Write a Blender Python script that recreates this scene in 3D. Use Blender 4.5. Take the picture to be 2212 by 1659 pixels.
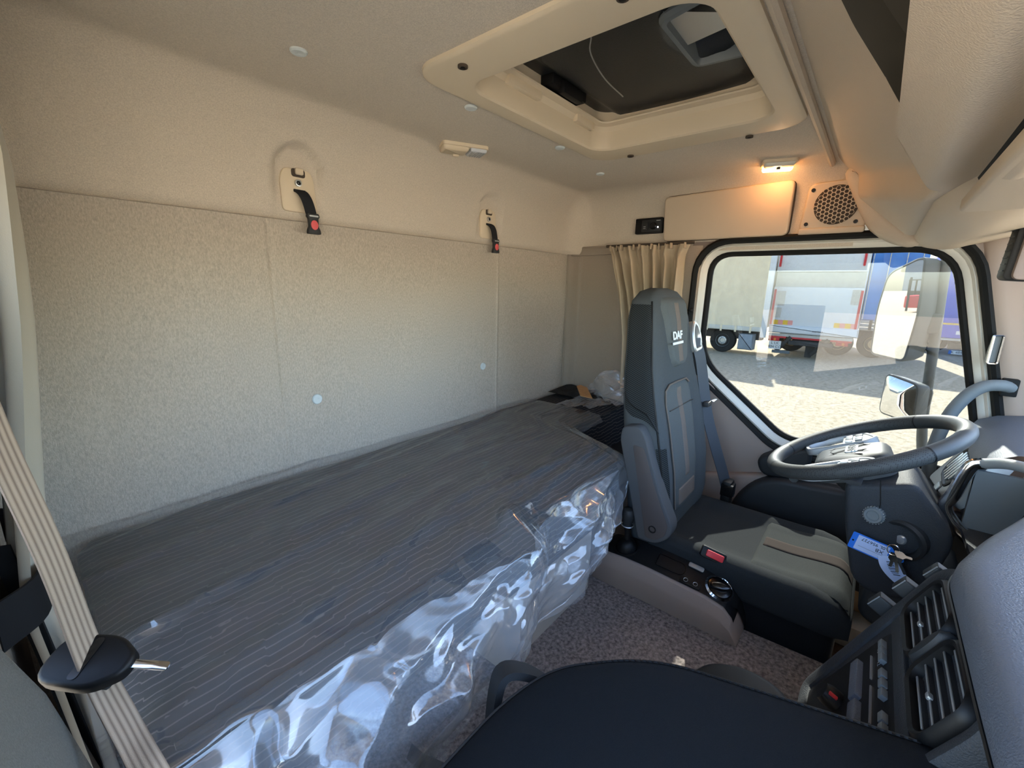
import bpy, bmesh, math, random
from mathutils import Vector, Matrix, noise

# ------------------------------------------------------------------ scene, camera, light
for o in list(bpy.data.objects):
    bpy.data.objects.remove(o)
SC = bpy.context.scene
COL = SC.collection
random.seed(7)
V3 = Vector

CAM_YAW, CAM_PITCH, CAM_ROLL, CAM_F = 39.67, 12.88, -1.20, 930.0
CAM_POS = V3((0.0, 0.0, 1.35))
cd = bpy.data.cameras.new('camera')
cam = bpy.data.objects.new('camera', cd)
COL.objects.link(cam)
_y, _p, _r = map(math.radians, (CAM_YAW, CAM_PITCH, CAM_ROLL))
fw = V3((math.cos(_y) * math.cos(_p), math.sin(_y) * math.cos(_p), -math.sin(_p)))
rt = fw.cross(V3((0, 0, 1))).normalized()
dn = fw.cross(rt)
r2 = math.cos(_r) * rt + math.sin(_r) * dn
d2 = -math.sin(_r) * rt + math.cos(_r) * dn
cam.matrix_world = Matrix(((r2.x, -d2.x, -fw.x, CAM_POS.x), (r2.y, -d2.y, -fw.y, CAM_POS.y),
                           (r2.z, -d2.z, -fw.z, CAM_POS.z), (0, 0, 0, 1)))
cd.sensor_fit = 'HORIZONTAL'
cd.sensor_width = 36.0
cd.lens = 36.0 * CAM_F / 2212.0
cd.clip_start = 0.01
cd.clip_end = 500
SC.camera = cam

world = bpy.data.worlds.new('sky')
SC.world = world
world.use_nodes = True
wn = world.node_tree
wn.nodes.clear()
w_out = wn.nodes.new('ShaderNodeOutputWorld')
w_bg = wn.nodes.new('ShaderNodeBackground')
w_sky = wn.nodes.new('ShaderNodeTexSky')
w_sky.sky_type = 'NISHITA'
w_sky.sun_disc = False
w_sky.sun_elevation = math.radians(46)
w_sky.sun_rotation = math.radians(90)
w_sky.air_density = 1.0
w_sky.dust_density = 1.2
w_sky.ozone_density = 1.0
w_bg.inputs['Strength'].default_value = 0.31
wn.links.new(w_sky.outputs[0], w_bg.inputs['Color'])
wn.links.new(w_bg.outputs[0], w_out.inputs[0])

sun_l = bpy.data.lights.new('sun', 'SUN')
sun = bpy.data.objects.new('sun', sun_l)
COL.objects.link(sun)
sun_l.energy = 9.0
sun_l.angle = math.radians(0.6)
sun_l.color = (1.0, 0.95, 0.87)
SUN_TO = V3((0.70, 0.16, 0.52)).normalized()
sun.rotation_euler = SUN_TO.to_track_quat('Z', 'Y').to_euler()

SC.view_settings.view_transform = 'Standard'
SC.view_settings.look = 'None'
SC.view_settings.gamma = 1.0
SC.view_settings.use_curve_mapping = False
SC.view_settings.exposure = 2.6
SC.cycles.max_bounces = 10
SC.cycles.diffuse_bounces = 6
SC.cycles.transparent_max_bounces = 16
SC.cycles.sample_clamp_indirect = 6.0
SC.cycles.caustics_reflective = False
SC.cycles.caustics_refractive = False

# ------------------------------------------------------------------ materials
def lin(c):
    c = c / 255.0
    return c / 12.92 if c <= 0.04045 else ((c + 0.055) / 1.055) ** 2.4

def rgb(r, g, b):
    return (lin(r), lin(g), lin(b), 1.0)

MATS = {}

def mat(name, col, rough=0.6, metal=0.0, spec=0.4, var=0.0, vscale=60.0, bump=0.0, bscale=400.0,
        coat=0.0, emit=None, estr=0.0, stretch=None, sheen=0.0):
    m = bpy.data.materials.new(name)
    m.use_nodes = True
    nt = m.node_tree
    p = nt.nodes['Principled BSDF']
    c = rgb(*col)
    p.inputs['Base Color'].default_value = c
    p.inputs['Roughness'].default_value = rough
    p.inputs['Metallic'].default_value = metal
    p.inputs['Specular IOR Level'].default_value = spec
    if coat:
        p.inputs['Coat Weight'].default_value = coat
        p.inputs['Coat Roughness'].default_value = 0.08
    if sheen:
        p.inputs['Sheen Weight'].default_value = sheen
    if emit:
        p.inputs['Emission Color'].default_value = rgb(*emit)
        p.inputs['Emission Strength'].default_value = estr
    tc = nt.nodes.new('ShaderNodeTexCoord')
    mp = nt.nodes.new('ShaderNodeMapping')
    nt.links.new(tc.outputs['Object'], mp.inputs[0])
    if stretch:
        mp.inputs['Scale'].default_value = stretch
    if var:
        n = nt.nodes.new('ShaderNodeTexNoise')
        n.inputs['Scale'].default_value = vscale
        n.inputs['Detail'].default_value = 4
        n.inputs['Roughness'].default_value = 0.65
        nt.links.new(mp.outputs[0], n.inputs['Vector'])
        r = nt.nodes.new('ShaderNodeMapRange')
        r.inputs[1].default_value = 0.3
        r.inputs[2].default_value = 0.7
        r.inputs[3].default_value = 1 - var
        r.inputs[4].default_value = 1 + var
        nt.links.new(n.outputs[0], r.inputs[0])
        mx = nt.nodes.new('ShaderNodeMix')
        mx.data_type = 'RGBA'
        mx.blend_type = 'MULTIPLY'
        mx.inputs[0].default_value = 1.0
        mx.inputs[6].default_value = c
        nt.links.new(r.outputs[0], mx.inputs[7])
        nt.links.new(mx.outputs[2], p.inputs['Base Color'])
    if bump:
        n2 = nt.nodes.new('ShaderNodeTexNoise')
        n2.inputs['Scale'].default_value = bscale
        n2.inputs['Detail'].default_value = 2
        nt.links.new(mp.outputs[0], n2.inputs['Vector'])
        b = nt.nodes.new('ShaderNodeBump')
        b.inputs['Strength'].default_value = bump
        b.inputs['Distance'].default_value = 0.002
        nt.links.new(n2.outputs[0], b.inputs['Height'])
        nt.links.new(b.outputs[0], p.inputs['Normal'])
    MATS[name] = m
    return m

def ramp(nt, src, stops):
    r = nt.nodes.new('ShaderNodeValToRGB')
    els = r.color_ramp.elements
    while len(els) < len(stops):
        els.new(0.5)
    for e, (p, c) in zip(els, stops):
        e.position = p
        e.color = c
    nt.links.new(src, r.inputs[0])
    return r

mat('headliner', (199, 188, 172), 0.95, spec=0.1, var=0.16, vscale=420, bump=0.5, bscale=700, sheen=0.1)
mat('wall_fabric', (182, 172, 158), 0.95, spec=0.1, var=0.2, vscale=330, bump=0.6, bscale=600, stretch=(1, 1, 0.45))
mat('side_fabric', (158, 146, 133), 0.95, spec=0.1, var=0.10, vscale=420, bump=0.5, bscale=600)
mat('beige_plastic', (196, 180, 158), 0.55, spec=0.35, bump=0.15, bscale=900)
mat('shelf_plastic', (200, 185, 165), 0.6, spec=0.3, bump=0.35, bscale=420)
mat('hatch_plastic', (212, 196, 170), 0.5, spec=0.35, bump=0.08, bscale=700)
mat('taupe_plastic', (146, 131, 122), 0.6, spec=0.3, bump=0.12, bscale=700)
mat('pillar_plastic', (178, 160, 146), 0.6, spec=0.3, bump=0.1, bscale=700)
mat('tan_panel', (190, 160, 120), 0.6, spec=0.3, var=0.05)
mat('grey_box', (176, 166, 152), 0.6, spec=0.3)
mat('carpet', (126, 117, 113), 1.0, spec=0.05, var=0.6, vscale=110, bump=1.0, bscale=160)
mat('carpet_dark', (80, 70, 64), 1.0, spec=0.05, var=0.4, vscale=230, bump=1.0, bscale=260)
mat('plywood', (190, 145, 75), 0.7, var=0.15, vscale=30, stretch=(1, 8, 1))
mat('dark_plastic', (38, 40, 42), 0.55, spec=0.4, bump=0.12, bscale=800)
mat('dark_grain', (46, 49, 53), 0.62, spec=0.4, bump=0.5, bscale=500)
mat('dash_pad', (88, 95, 106), 0.55, spec=0.5, bump=0.5, bscale=420)  # sky reflection put into the base colour, raised and bluish
mat('console_black', (17, 17, 18), 0.5, spec=0.3)
mat('black', (13, 13, 14), 0.5, spec=0.3)
mat('black_gloss', (14, 14, 15), 0.18, spec=0.5)
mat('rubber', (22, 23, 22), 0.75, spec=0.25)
mat('hatch_black', (30, 32, 33), 0.42, spec=0.5, bump=0.3, bscale=600)
mat('recess_dark', (70, 60, 50), 0.8)
mat('pocket_dark', (84, 79, 70), 0.9, spec=0.1)
mat('cream_metal', (216, 214, 204), 0.4, spec=0.5)
mat('silver', (190, 194, 196), 0.3, metal=0.7)
mat('satin_silver', (168, 172, 172), 0.45, metal=0.35, bump=0.1)
mat('chrome', (225, 228, 232), 0.12, metal=1.0)
mat('mirror_glass', (240, 242, 243), 0.0, metal=1.0)
mat('mirror_grey', (108, 114, 116), 0.6)
mat('cushion_fabric_shaded', (44, 47, 49), 0.95, spec=0.1, var=0.14, vscale=600, bump=0.4, bscale=900)  # darker copy of the seat fabric, shade put into the cushion colour
mat('cushion_panel_shaded', (54, 57, 57), 0.95, spec=0.1, var=0.14, vscale=600, bump=0.4, bscale=900)  # pale seat fabric darkened, carries the shade on the cushion panel
mat('seat_fabric', (76, 80, 82), 0.95, spec=0.1, var=0.14, vscale=600, bump=0.4, bscale=900)
mat('seat_light', (90, 94, 94), 0.95, spec=0.1, var=0.12, vscale=600, bump=0.4, bscale=900)
mat('seat_stripe', (112, 103, 96), 0.95, spec=0.1, var=0.12, vscale=700, bump=0.4, bscale=900)
mat('cushion_stripe_shaded', (60, 54, 51), 0.95, spec=0.1, var=0.12, vscale=700)  # seat stripe darkened, its shade on the cushion is in the colour
mat('seat_dark', (20, 22, 25), 0.9, spec=0.15, var=0.1, vscale=500, bump=0.3, bscale=900)
mat('armrest_inlay', (78, 71, 69), 0.6, spec=0.3)
mat('armrest', (74, 75, 77), 0.65, spec=0.3)
mat('slab_fabric', (27, 31, 36), 0.92, spec=0.12, var=0.12, vscale=700, bump=0.35, bscale=1100)
mat('curtain', (176, 160, 136), 0.85, spec=0.2, sheen=0.2, bump=0.1, bscale=900)
mat('curtain_grey', (172, 166, 152), 0.85, spec=0.2, sheen=0.2, bump=0.1, bscale=900)
mat('pillar_weave', (122, 122, 118), 0.9, spec=0.1, var=0.2, vscale=500, bump=0.6, bscale=600)
mat('belt_black', (24, 26, 30), 0.75, spec=0.3)
mat('belt_blue', (56, 62, 70), 0.5, spec=0.5)
mat('puck', (200, 208, 208), 0.45, spec=0.4)
mat('red', (206, 52, 58), 0.45)
mat('red_soft', (226, 96, 98), 0.45)
mat('orange', (232, 140, 60), 0.5)
mat('white_paint', (226, 228, 230), 0.5, var=0.03, vscale=6)
mat('white_dirty', (196, 194, 186), 0.7, var=0.12, vscale=8)
mat('white', (236, 236, 234), 0.5)
mat('tarp_beige', (246, 230, 198), 0.7, var=0.10, vscale=4, bump=0.3, bscale=5)  # colour lifted so the side turned from the sun looks sunlit
mat('tarp_blue', (84, 140, 214), 0.6, var=0.08, vscale=3, bump=0.3, bscale=5)
mat('tarp_deep_blue', (62, 82, 196), 0.6, var=0.08, vscale=3)
mat('trailer_grey', (150, 158, 166), 0.6, var=0.08, vscale=3)
mat('tyre', (52, 50, 48), 0.85, var=0.15, vscale=20)
mat('rim_gold', (206, 180, 140), 0.5, metal=0.3)
mat('chassis', (70, 68, 66), 0.8, var=0.3, vscale=6)
mat('yellow', (236, 190, 60), 0.5)
mat('pink_tape', (236, 160, 150), 0.5)
mat('sticker', (206, 200, 188), 0.6, var=0.12, vscale=14)
mat('cardboard', (176, 136, 92), 0.85, var=0.1, vscale=40)
mat('tag_blue', (40, 120, 226), 0.4)
mat('tag_white', (190, 210, 246), 0.5)
mat('ink', (24, 26, 40), 0.6)
mat('emblem_white', (226, 232, 236), 0.5)
mat('lamp_glass_off', (196, 200, 206), 0.25, spec=0.5)
mat('lamp_glass_on', (255, 190, 120), 0.3, emit=(255, 168, 84), estr=5.0)
mat('led', (255, 255, 255), 0.3, emit=(255, 255, 255), estr=2.0)
mat('display_glass', (70, 104, 116), 0.15, spec=0.6)
mat('building', (206, 214, 222), 0.7)
mat('netting', (26, 25, 24), 0.9, bump=1.0, bscale=150)

def ground_material():
    m = bpy.data.materials.new('gravel_yard')
    m.use_nodes = True
    nt = m.node_tree
    p = nt.nodes['Principled BSDF']
    tc = nt.nodes.new('ShaderNodeTexCoord')
    n = nt.nodes.new('ShaderNodeTexNoise')
    n.inputs['Scale'].default_value = 9
    n.inputs['Detail'].default_value = 8
    n.inputs['Roughness'].default_value = 0.75
    nt.links.new(tc.outputs['Object'], n.inputs['Vector'])
    r = ramp(nt, n.outputs[0], [(0.35, rgb(156, 143, 122)), (0.5, rgb(196, 183, 160)), (0.65, rgb(212, 200, 178))])
    nt.links.new(r.outputs[0], p.inputs['Base Color'])
    p.inputs['Roughness'].default_value = 0.95
    p.inputs['Specular IOR Level'].default_value = 0.1
    b = nt.nodes.new('ShaderNodeBump')
    b.inputs['Strength'].default_value = 0.8
    b.inputs['Distance'].default_value = 0.05
    nt.links.new(n.outputs[0], b.inputs['Height'])
    nt.links.new(b.outputs[0], p.inputs['Normal'])
    MATS['ground'] = m

def belt_material():
    m = mat('belt_tan', (170, 156, 142), 0.75, spec=0.3, bump=0.3, bscale=900)
    nt = m.node_tree
    p = nt.nodes['Principled BSDF']
    uv = nt.nodes.new('ShaderNodeUVMap')
    sp = nt.nodes.new('ShaderNodeSeparateXYZ')
    nt.links.new(uv.outputs[0], sp.inputs[0])
    w = nt.nodes.new('ShaderNodeMath')
    w.operation = 'MULTIPLY'
    w.inputs[1].default_value = 5.0
    nt.links.new(sp.outputs[0], w.inputs[0])
    fr = nt.nodes.new('ShaderNodeMath')
    fr.operation = 'PINGPONG'
    fr.inputs[1].default_value = 0.5
    nt.links.new(w.outputs[0], fr.inputs[0])
    r = ramp(nt, fr.outputs[0], [(0.0, rgb(124, 108, 94)), (0.35, rgb(180, 161, 140))])
    nt.links.new(r.outputs[0], p.inputs['Base Color'])

def twill_material():
    # fine diagonal ribs of the seat bolsters
    m = mat('seat_twill', (58, 61, 62), 0.95, spec=0.1)
    nt = m.node_tree
    p = nt.nodes['Principled BSDF']
    tc = nt.nodes.new('ShaderNodeTexCoord')
    mp = nt.nodes.new('ShaderNodeMapping')
    mp.inputs['Rotation'].default_value = (math.radians(38), 0, 0)
    nt.links.new(tc.outputs['Object'], mp.inputs[0])
    w = nt.nodes.new('ShaderNodeTexWave')
    w.wave_type = 'BANDS'
    w.bands_direction = 'Z'
    w.inputs['Scale'].default_value = 58
    nt.links.new(mp.outputs[0], w.inputs['Vector'])
    r = ramp(nt, w.outputs[0], [(0.25, rgb(30, 32, 33)), (0.75, rgb(58, 60, 60))])
    nt.links.new(r.outputs[0], p.inputs['Base Color'])

def mattress_material():
    m = bpy.data.materials.new('mattress_cover')
    m.use_nodes = True
    nt = m.node_tree
    p = nt.nodes['Principled BSDF']
    tc = nt.nodes.new('ShaderNodeTexCoord')
    sp = nt.nodes.new('ShaderNodeSeparateXYZ')
    nt.links.new(tc.outputs['Object'], sp.inputs[0])
    # stepped offset along the length gives the broken wave of the printed lines
    mp = nt.nodes.new('ShaderNodeMapping')
    mp.inputs['Scale'].default_value = (6.0, 9.0, 9.0)
    nt.links.new(tc.outputs['Object'], mp.inputs[0])
    n = nt.nodes.new('ShaderNodeTexNoise')
    n.inputs['Scale'].default_value = 1.6
    n.inputs['Detail'].default_value = 2
    nt.links.new(mp.outputs[0], n.inputs['Vector'])
    tri = nt.nodes.new('ShaderNodeMath')
    tri.operation = 'PINGPONG'
    tri.inputs[1].default_value = 0.075
    xj = nt.nodes.new('ShaderNodeMath')
    xj.operation = 'MULTIPLY_ADD'
    xj.inputs[1].default_value = 0.30
    nt.links.new(n.outputs[0], xj.inputs[0])
    nt.links.new(sp.outputs[0], xj.inputs[2])
    nt.links.new(xj.outputs[0], tri.inputs[0])
    st = nt.nodes.new('ShaderNodeMapRange')
    st.inputs[1].default_value = 0.034
    st.inputs[2].default_value = 0.041
    st.inputs[3].default_value = 0
    st.inputs[4].default_value = 0.0050
    nt.links.new(tri.outputs[0], st.inputs[0])
    yz = nt.nodes.new('ShaderNodeMath')
    yz.operation = 'ADD'
    nt.links.new(sp.outputs[1], yz.inputs[0])
    nt.links.new(sp.outputs[2], yz.inputs[1])
    a2 = nt.nodes.new('ShaderNodeMath')
    a2.operation = 'ADD'
    nt.links.new(yz.outputs[0], a2.inputs[0])
    nt.links.new(st.outputs[0], a2.inputs[1])
    nm = nt.nodes.new('ShaderNodeMath')
    nm.operation = 'MULTIPLY_ADD'
    nm.inputs[1].default_value = 0.012
    nt.links.new(n.outputs[0], nm.inputs[0])
    nt.links.new(a2.outputs[0], nm.inputs[2])
    pp = nt.nodes.new('ShaderNodeMath')
    pp.operation = 'PINGPONG'
    pp.inputs[1].default_value = 0.0085
    nt.links.new(nm.outputs[0], pp.inputs[0])
    mr = nt.nodes.new('ShaderNodeMapRange')
    mr.inputs[1].default_value = 0.0008
    mr.inputs[2].default_value = 0.0018
    nt.links.new(pp.outputs[0], mr.inputs[0])
    r = ramp(nt, mr.outputs[0], [(0.0, rgb(98, 92, 88)), (1.0, rgb(40, 42, 46))])
    nt.links.new(r.outputs[0], p.inputs['Base Color'])
    p.inputs['Roughness'].default_value = 0.9
    p.inputs['Specular IOR Level'].default_value = 0.15
    MATS['mattress'] = m

def film_material(name, haze=0.06, rough=0.10, clear=(0.96, 0.97, 0.98, 1), gloss=0.9, f0=0.08):
    m = bpy.data.materials.new(name)
    m.use_nodes = True
    nt = m.node_tree
    nt.nodes.clear()
    out = nt.nodes.new('ShaderNodeOutputMaterial')
    tr = nt.nodes.new('ShaderNodeBsdfTransparent')
    tr.inputs[0].default_value = clear
    di = nt.nodes.new('ShaderNodeBsdfDiffuse')
    di.inputs[0].default_value = (0.8, 0.83, 0.88, 1)
    gl = nt.nodes.new('ShaderNodeBsdfGlossy')
    gl.inputs['Color'].default_value = (gloss, gloss, gloss, 1)
    gl.inputs['Roughness'].default_value = rough
    m1 = nt.nodes.new('ShaderNodeMixShader')
    m1.inputs[0].default_value = haze
    nt.links.new(tr.outputs[0], m1.inputs[1])
    nt.links.new(di.outputs[0], m1.inputs[2])
    # two-sided Schlick reflectance of a thin sheet
    lw = nt.nodes.new('ShaderNodeNewGeometry')
    dt = nt.nodes.new('ShaderNodeVectorMath')
    dt.operation = 'DOT_PRODUCT'
    nt.links.new(lw.outputs['Normal'], dt.inputs[0])
    nt.links.new(lw.outputs['Incoming'], dt.inputs[1])
    ab = nt.nodes.new('ShaderNodeMath')
    ab.operation = 'ABSOLUTE'
    nt.links.new(dt.outputs['Value'], ab.inputs[0])
    om = nt.nodes.new('ShaderNodeMath')
    om.operation = 'SUBTRACT'
    om.inputs[0].default_value = 1.0
    nt.links.new(ab.outputs[0], om.inputs[1])
    pw = nt.nodes.new('ShaderNodeMath')
    pw.operation = 'POWER'
    pw.inputs[1].default_value = 5.0
    nt.links.new(om.outputs[0], pw.inputs[0])
    fr = nt.nodes.new('ShaderNodeMath')
    fr.operation = 'MULTIPLY_ADD'
    fr.inputs[1].default_value = 0.92
    fr.inputs[2].default_value = f0
    nt.links.new(pw.outputs[0], fr.inputs[0])
    m2 = nt.nodes.new('ShaderNodeMixShader')
    nt.links.new(fr.outputs[0], m2.inputs[0])
    nt.links.new(m1.outputs[0], m2.inputs[1])
    nt.links.new(gl.outputs[0], m2.inputs[2])
    nt.links.new(m2.outputs[0], out.inputs[0])
    MATS[name] = m
    return m

ground_material()
belt_material()
twill_material()
mattress_material()
film_material('film', haze=0.075, rough=0.08, f0=0.085)
film_material('film_milky', haze=0.16, rough=0.15, f0=0.06)
film_material('side_glass', haze=0.0, rough=0.0, clear=(0.42, 0.435, 0.43, 1), gloss=0.45)  # tint deepened to dim the bright yard against the cab
film_material('clear_glass', haze=0.0, rough=0.0, clear=(0.95, 0.97, 0.96, 1))

# ------------------------------------------------------------------ mesh helpers
class MB:
    def __init__(s):
        s.v, s.f, s.uv = [], [], None

    def add(s, vs, fs):
        k = len(s.v)
        s.v += [tuple(p) for p in vs]
        s.f += [tuple(i + k for i in f) for f in fs]
        return s

    def bm(s, b, M=None):
        b.verts.index_update()
        vs = [(M @ v.co) if M else v.co.copy() for v in b.verts]
        fs = [[v.index for v in f.verts] for f in b.faces]
        b.free()
        return s.add(vs, fs)

    def box(s, c, size, bev=0.0, M=None, seg=2):
        b = bmesh.new()
        bmesh.ops.create_cube(b, size=1.0)
        for v in b.verts:
            v.co = V3((v.co.x * size[0], v.co.y * size[1], v.co.z * size[2]))
        if bev > 0:
            bmesh.ops.bevel(b, geom=b.edges[:], offset=min(bev, 0.49 * min(size)), segments=seg, profile=0.6, affect='EDGES')
        T = Matrix.Translation(V3(c))
        if M is not None:
            T = M @ T
        return s.bm(b, T)

    def prism(s, poly, fr, d0, d1, bev=0.0, seg=2):
        """poly in the (u, v) plane of frame fr, from d0 to d1 along its normal"""
        b = bmesh.new()
        n = len(poly)
        a = [b.verts.new((u, v, d0)) for u, v in poly]
        t = [b.verts.new((u, v, d1)) for u, v in poly]
        b.faces.new(a[::-1])
        tf = b.faces.new(t)
        for i in range(n):
            b.faces.new((a[i], a[(i + 1) % n], t[(i + 1) % n], t[i]))
        b.normal_update()
        if bev > 0:
            bmesh.ops.bevel(b, geom=list(tf.edges), offset=bev, segments=seg, profile=0.5, affect='EDGES')
        return s.bm(b, fr)

    def tube(s, path, r, n=8, closed=False, caps=True, flat=None, up=None):
        path = [V3(p) for p in path]
        m = len(path)
        rr = r if isinstance(r, (list, tuple)) else [r] * m
        rings = []
        ref = V3(up) if up else None
        prev = None
        for i, p in enumerate(path):
            a = path[(i - 1) % m] if (closed or i > 0) else p
            b = path[(i + 1) % m] if (closed or i < m - 1) else p
            t = (b - a).normalized()
            if ref is not None:
                x = ref - t * ref.dot(t)
            elif prev is None:
                h = V3((0, 0, 1)) if abs(t.z) < 0.9 else V3((1, 0, 0))
                x = h - t * h.dot(t)
            else:
                x = prev - t * prev.dot(t)
            x.normalize()
            prev = x
            y = t.cross(x)
            fx, fy = flat if flat else (1, 1)
            rings.append([p + (x * math.cos(q) * fx + y * math.sin(q) * fy) * rr[i]
                          for q in [2 * math.pi * k / n for k in range(n)]])
        return s.loft(rings, closed=closed, caps=caps)

    def loft(s, rings, closed=False, caps=True, ring_closed=True):
        n = len(rings[0])
        vs = [p for r in rings for p in r]
        fs = []
        m = len(rings)
        for i in range(m if closed else m - 1):
            j = (i + 1) % m
            for k in range(n if ring_closed else n - 1):
                l = (k + 1) % n
                fs.append((i * n + k, i * n + l, j * n + l, j * n + k))
        if caps and not closed and ring_closed:
            fs.append(tuple(range(n))[::-1])
            fs.append(tuple((m - 1) * n + k for k in range(n)))
        return s.add(vs, fs)

    def cyl(s, p0, p1, r0, r1=None, n=20):
        return s.tube([p0, p1], [r0, r0 if r1 is None else r1], n=n)

    def lathe(s, prof, fr, n=24):
        """prof: (radius, height) pairs around the frame's normal"""
        rings = [[fr @ V3((r * math.cos(2 * math.pi * k / n), r * math.sin(2 * math.pi * k / n), h)) for k in range(n)]
                 for r, h in prof]
        return s.loft(rings)

    def grid(s, fn, nu, nv):
        vs = [fn(i / nu, j / nv) for j in range(nv + 1) for i in range(nu + 1)]
        fs = [(j * (nu + 1) + i, j * (nu + 1) + i + 1, (j + 1) * (nu + 1) + i + 1, (j + 1) * (nu + 1) + i)
              for j in range(nv) for i in range(nu)]
        return s.add(vs, fs)

    def ribbon(s, path, widths, th=0.0015):
        """flat strap: path points, half-width vectors"""
        rings = []
        m = len(path)
        for i, (p, w) in enumerate(zip(path, widths)):
            p, w = V3(p), V3(w)
            a, b = V3(path[max(0, i - 1)]), V3(path[min(m - 1, i + 1)])
            nrm = (b - a).cross(w).normalized() * th
            rings.append([p - w - nrm, p + w - nrm, p + w + nrm, p - w + nrm])
        return s.loft(rings)

    def build(s, name, m, parent=None, smooth=True, ang=38, loc=None):
        me = bpy.data.meshes.new(name)
        base = V3((0, 0, 0))
        if loc is not None:
            base = V3(loc)
        me.from_pydata([tuple(V3(p) - base) for p in s.v], [], s.f)
        me.update()
        if smooth:
            for p in me.polygons:
                p.use_smooth = True
            me.set_sharp_from_angle(angle=math.radians(ang))
        me.materials.append(MATS[m] if isinstance(m, str) else m)
        o = bpy.data.objects.new(name, me)
        COL.objects.link(o)
        if loc is not None:
            o.location = base
        if parent is not None:
            o.parent = parent
            if not is_local(parent):
                o.matrix_parent_inverse = pinv(parent)
        return o

LOCAL = set()

def is_local(p):
    while p is not None:
        if p.name in LOCAL:
            return True
        p = p.parent
    return False

def pinv(p):
    M = Matrix.Identity(4)
    chain = []
    while p is not None:
        chain.append(p)
        p = p.parent
    for c in reversed(chain):
        M = M @ c.matrix_parent_inverse @ c.matrix_basis
    return M.inverted()

def tag(o, label, cat=None, group=None, kind=None):
    o['label'] = label
    if cat:
        o['category'] = cat
    if group:
        o['group'] = group
    if kind:
        o['kind'] = kind
    return o

def thing(name, label, cat, loc=(0, 0, 0), group=None, local=False, rot=None, kind=None):
    o = bpy.data.objects.new(name, None)
    o.empty_display_size = 0.05
    COL.objects.link(o)
    o.location = loc
    if rot:
        o.rotation_euler = rot
    if local:
        LOCAL.add(o.name)
    return tag(o, label, cat, group, kind)

def copy_tree(o, parent=None):
    c = o.copy()
    COL.objects.link(c)
    if parent is not None:
        c.parent = parent
    for ch in [x for x in bpy.data.objects if x.parent == o]:
        copy_tree(ch, c)
    return c

def frame(O, U, V):
    U, V = V3(U).normalized(), V3(V)
    V = (V - U * V.dot(U)).normalized()
    N = U.cross(V)
    O = V3(O)
    return Matrix(((U.x, V.x, N.x, O.x), (U.y, V.y, N.y, O.y), (U.z, V.z, N.z, O.z), (0, 0, 0, 1)))

FB = lambda O: frame(O, (1, 0, 0), (0, 0, 1))        # on the back wall, facing the cab
FS = lambda O: frame(O, (0, -1, 0), (0, 0, 1))       # on the far side wall, facing the cab
FC = lambda O: frame(O, (1, 0, 0), (0, -1, 0))       # on the ceiling, facing down

def rrect(w, h, r, n=5, cx=0, cy=0):
    pts = []
    for sx, sy, a in ((1, 1, 0), (-1, 1, 90), (-1, -1, 180), (1, -1, 270)):
        for k in range(n + 1):
            t = math.radians(a + 90 * k / n)
            pts.append((cx + sx * (w / 2 - r) + r * math.cos(t), cy + sy * (h / 2 - r) + r * math.sin(t)))
    return pts

def rpoly(pts, rad, n=5):
    """round the corners of a polygon given counter-clockwise"""
    out = []
    m = len(pts)
    for i in range(m):
        p = V3((*pts[i], 0))
        a, b = V3((*pts[i - 1], 0)), V3((*pts[(i + 1) % m], 0))
        r = rad[i] if isinstance(rad, (list, tuple)) else rad
        da, db = (a - p), (b - p)
        k = min(r, da.length * 0.48, db.length * 0.48)
        q0, q1 = p + da.normalized() * k, p + db.normalized() * k
        for j in range(n + 1):
            t = j / n
            q = q0 * (1 - t) ** 2 + p * 2 * t * (1 - t) + q1 * t * t
            out.append((q.x, q.y))
    return out

def offset(poly, d):
    """move each point of a counter-clockwise polygon outwards by d"""
    out = []
    m = len(poly)
    for i in range(m):
        a, p, b = V3((*poly[i - 1], 0)), V3((*poly[i], 0)), V3((*poly[(i + 1) % m], 0))
        t = ((p - a).normalized() + (b - p).normalized())
        if t.length < 1e-6:
            t = b - a
        t.normalize()
        out.append((p.x + t.y * d, p.y - t.x * d))
    return out

def ring_plate(mb, inner, outer, fr, d_in, d_out, back=None):
    """a band between two outlines of the same length; d = height along the normal"""
    n = len(inner)
    vs = [fr @ V3((*p, d_in)) for p in inner] + [fr @ V3((*p, d_out)) for p in outer]
    fs = [(i, (i + 1) % n, n + (i + 1) % n, n + i) for i in range(n)]
    mb.add(vs, fs)

def ring_solid(mb, prof, base, fr):
    """sweep a list of (offset, height) around the outline base"""
    rings = [[fr @ V3((*p, h)) for p in offset(base, d)] for d, h in prof]
    n = len(base)
    vs = [p for r in rings for p in r]
    fs = []
    m = len(rings)
    for i in range(m):
        j = (i + 1) % m
        for k in range(n):
            fs.append((i * n + k, i * n + (k + 1) % n, j * n + (k + 1) % n, j * n + k))
    mb.add(vs, fs)

def text(name, body, size, fr, m, parent, ext=0.0006, bold=0.0, sx=1.0):
    cu = bpy.data.curves.new(name, 'FONT')
    cu.body = body
    cu.size = size
    cu.extrude = ext
    cu.offset = bold
    cu.align_x = 'CENTER'
    cu.align_y = 'CENTER'
    o = bpy.data.objects.new(name, cu)
    COL.objects.link(o)
    dg = bpy.context.evaluated_depsgraph_get()
    me = bpy.data.meshes.new_from_object(o.evaluated_get(dg))
    bpy.data.objects.remove(o)
    for v in me.vertices:
        v.co = fr @ V3((v.co.x * sx, v.co.y, v.co.z))
    me.materials.clear()
    me.materials.append(MATS[m])
    t = bpy.data.objects.new(name, me)
    COL.objects.link(t)
    if parent is not None:
        t.parent = parent
        if not is_local(parent):
            t.matrix_parent_inverse = pinv(parent)
    return t

def sm(a, b, x):
    t = min(1, max(0, (x - a) / (b - a)))
    return t * t * (3 - 2 * t)

def lerp(a, b, t):
    return a + (b - a) * t

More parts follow.
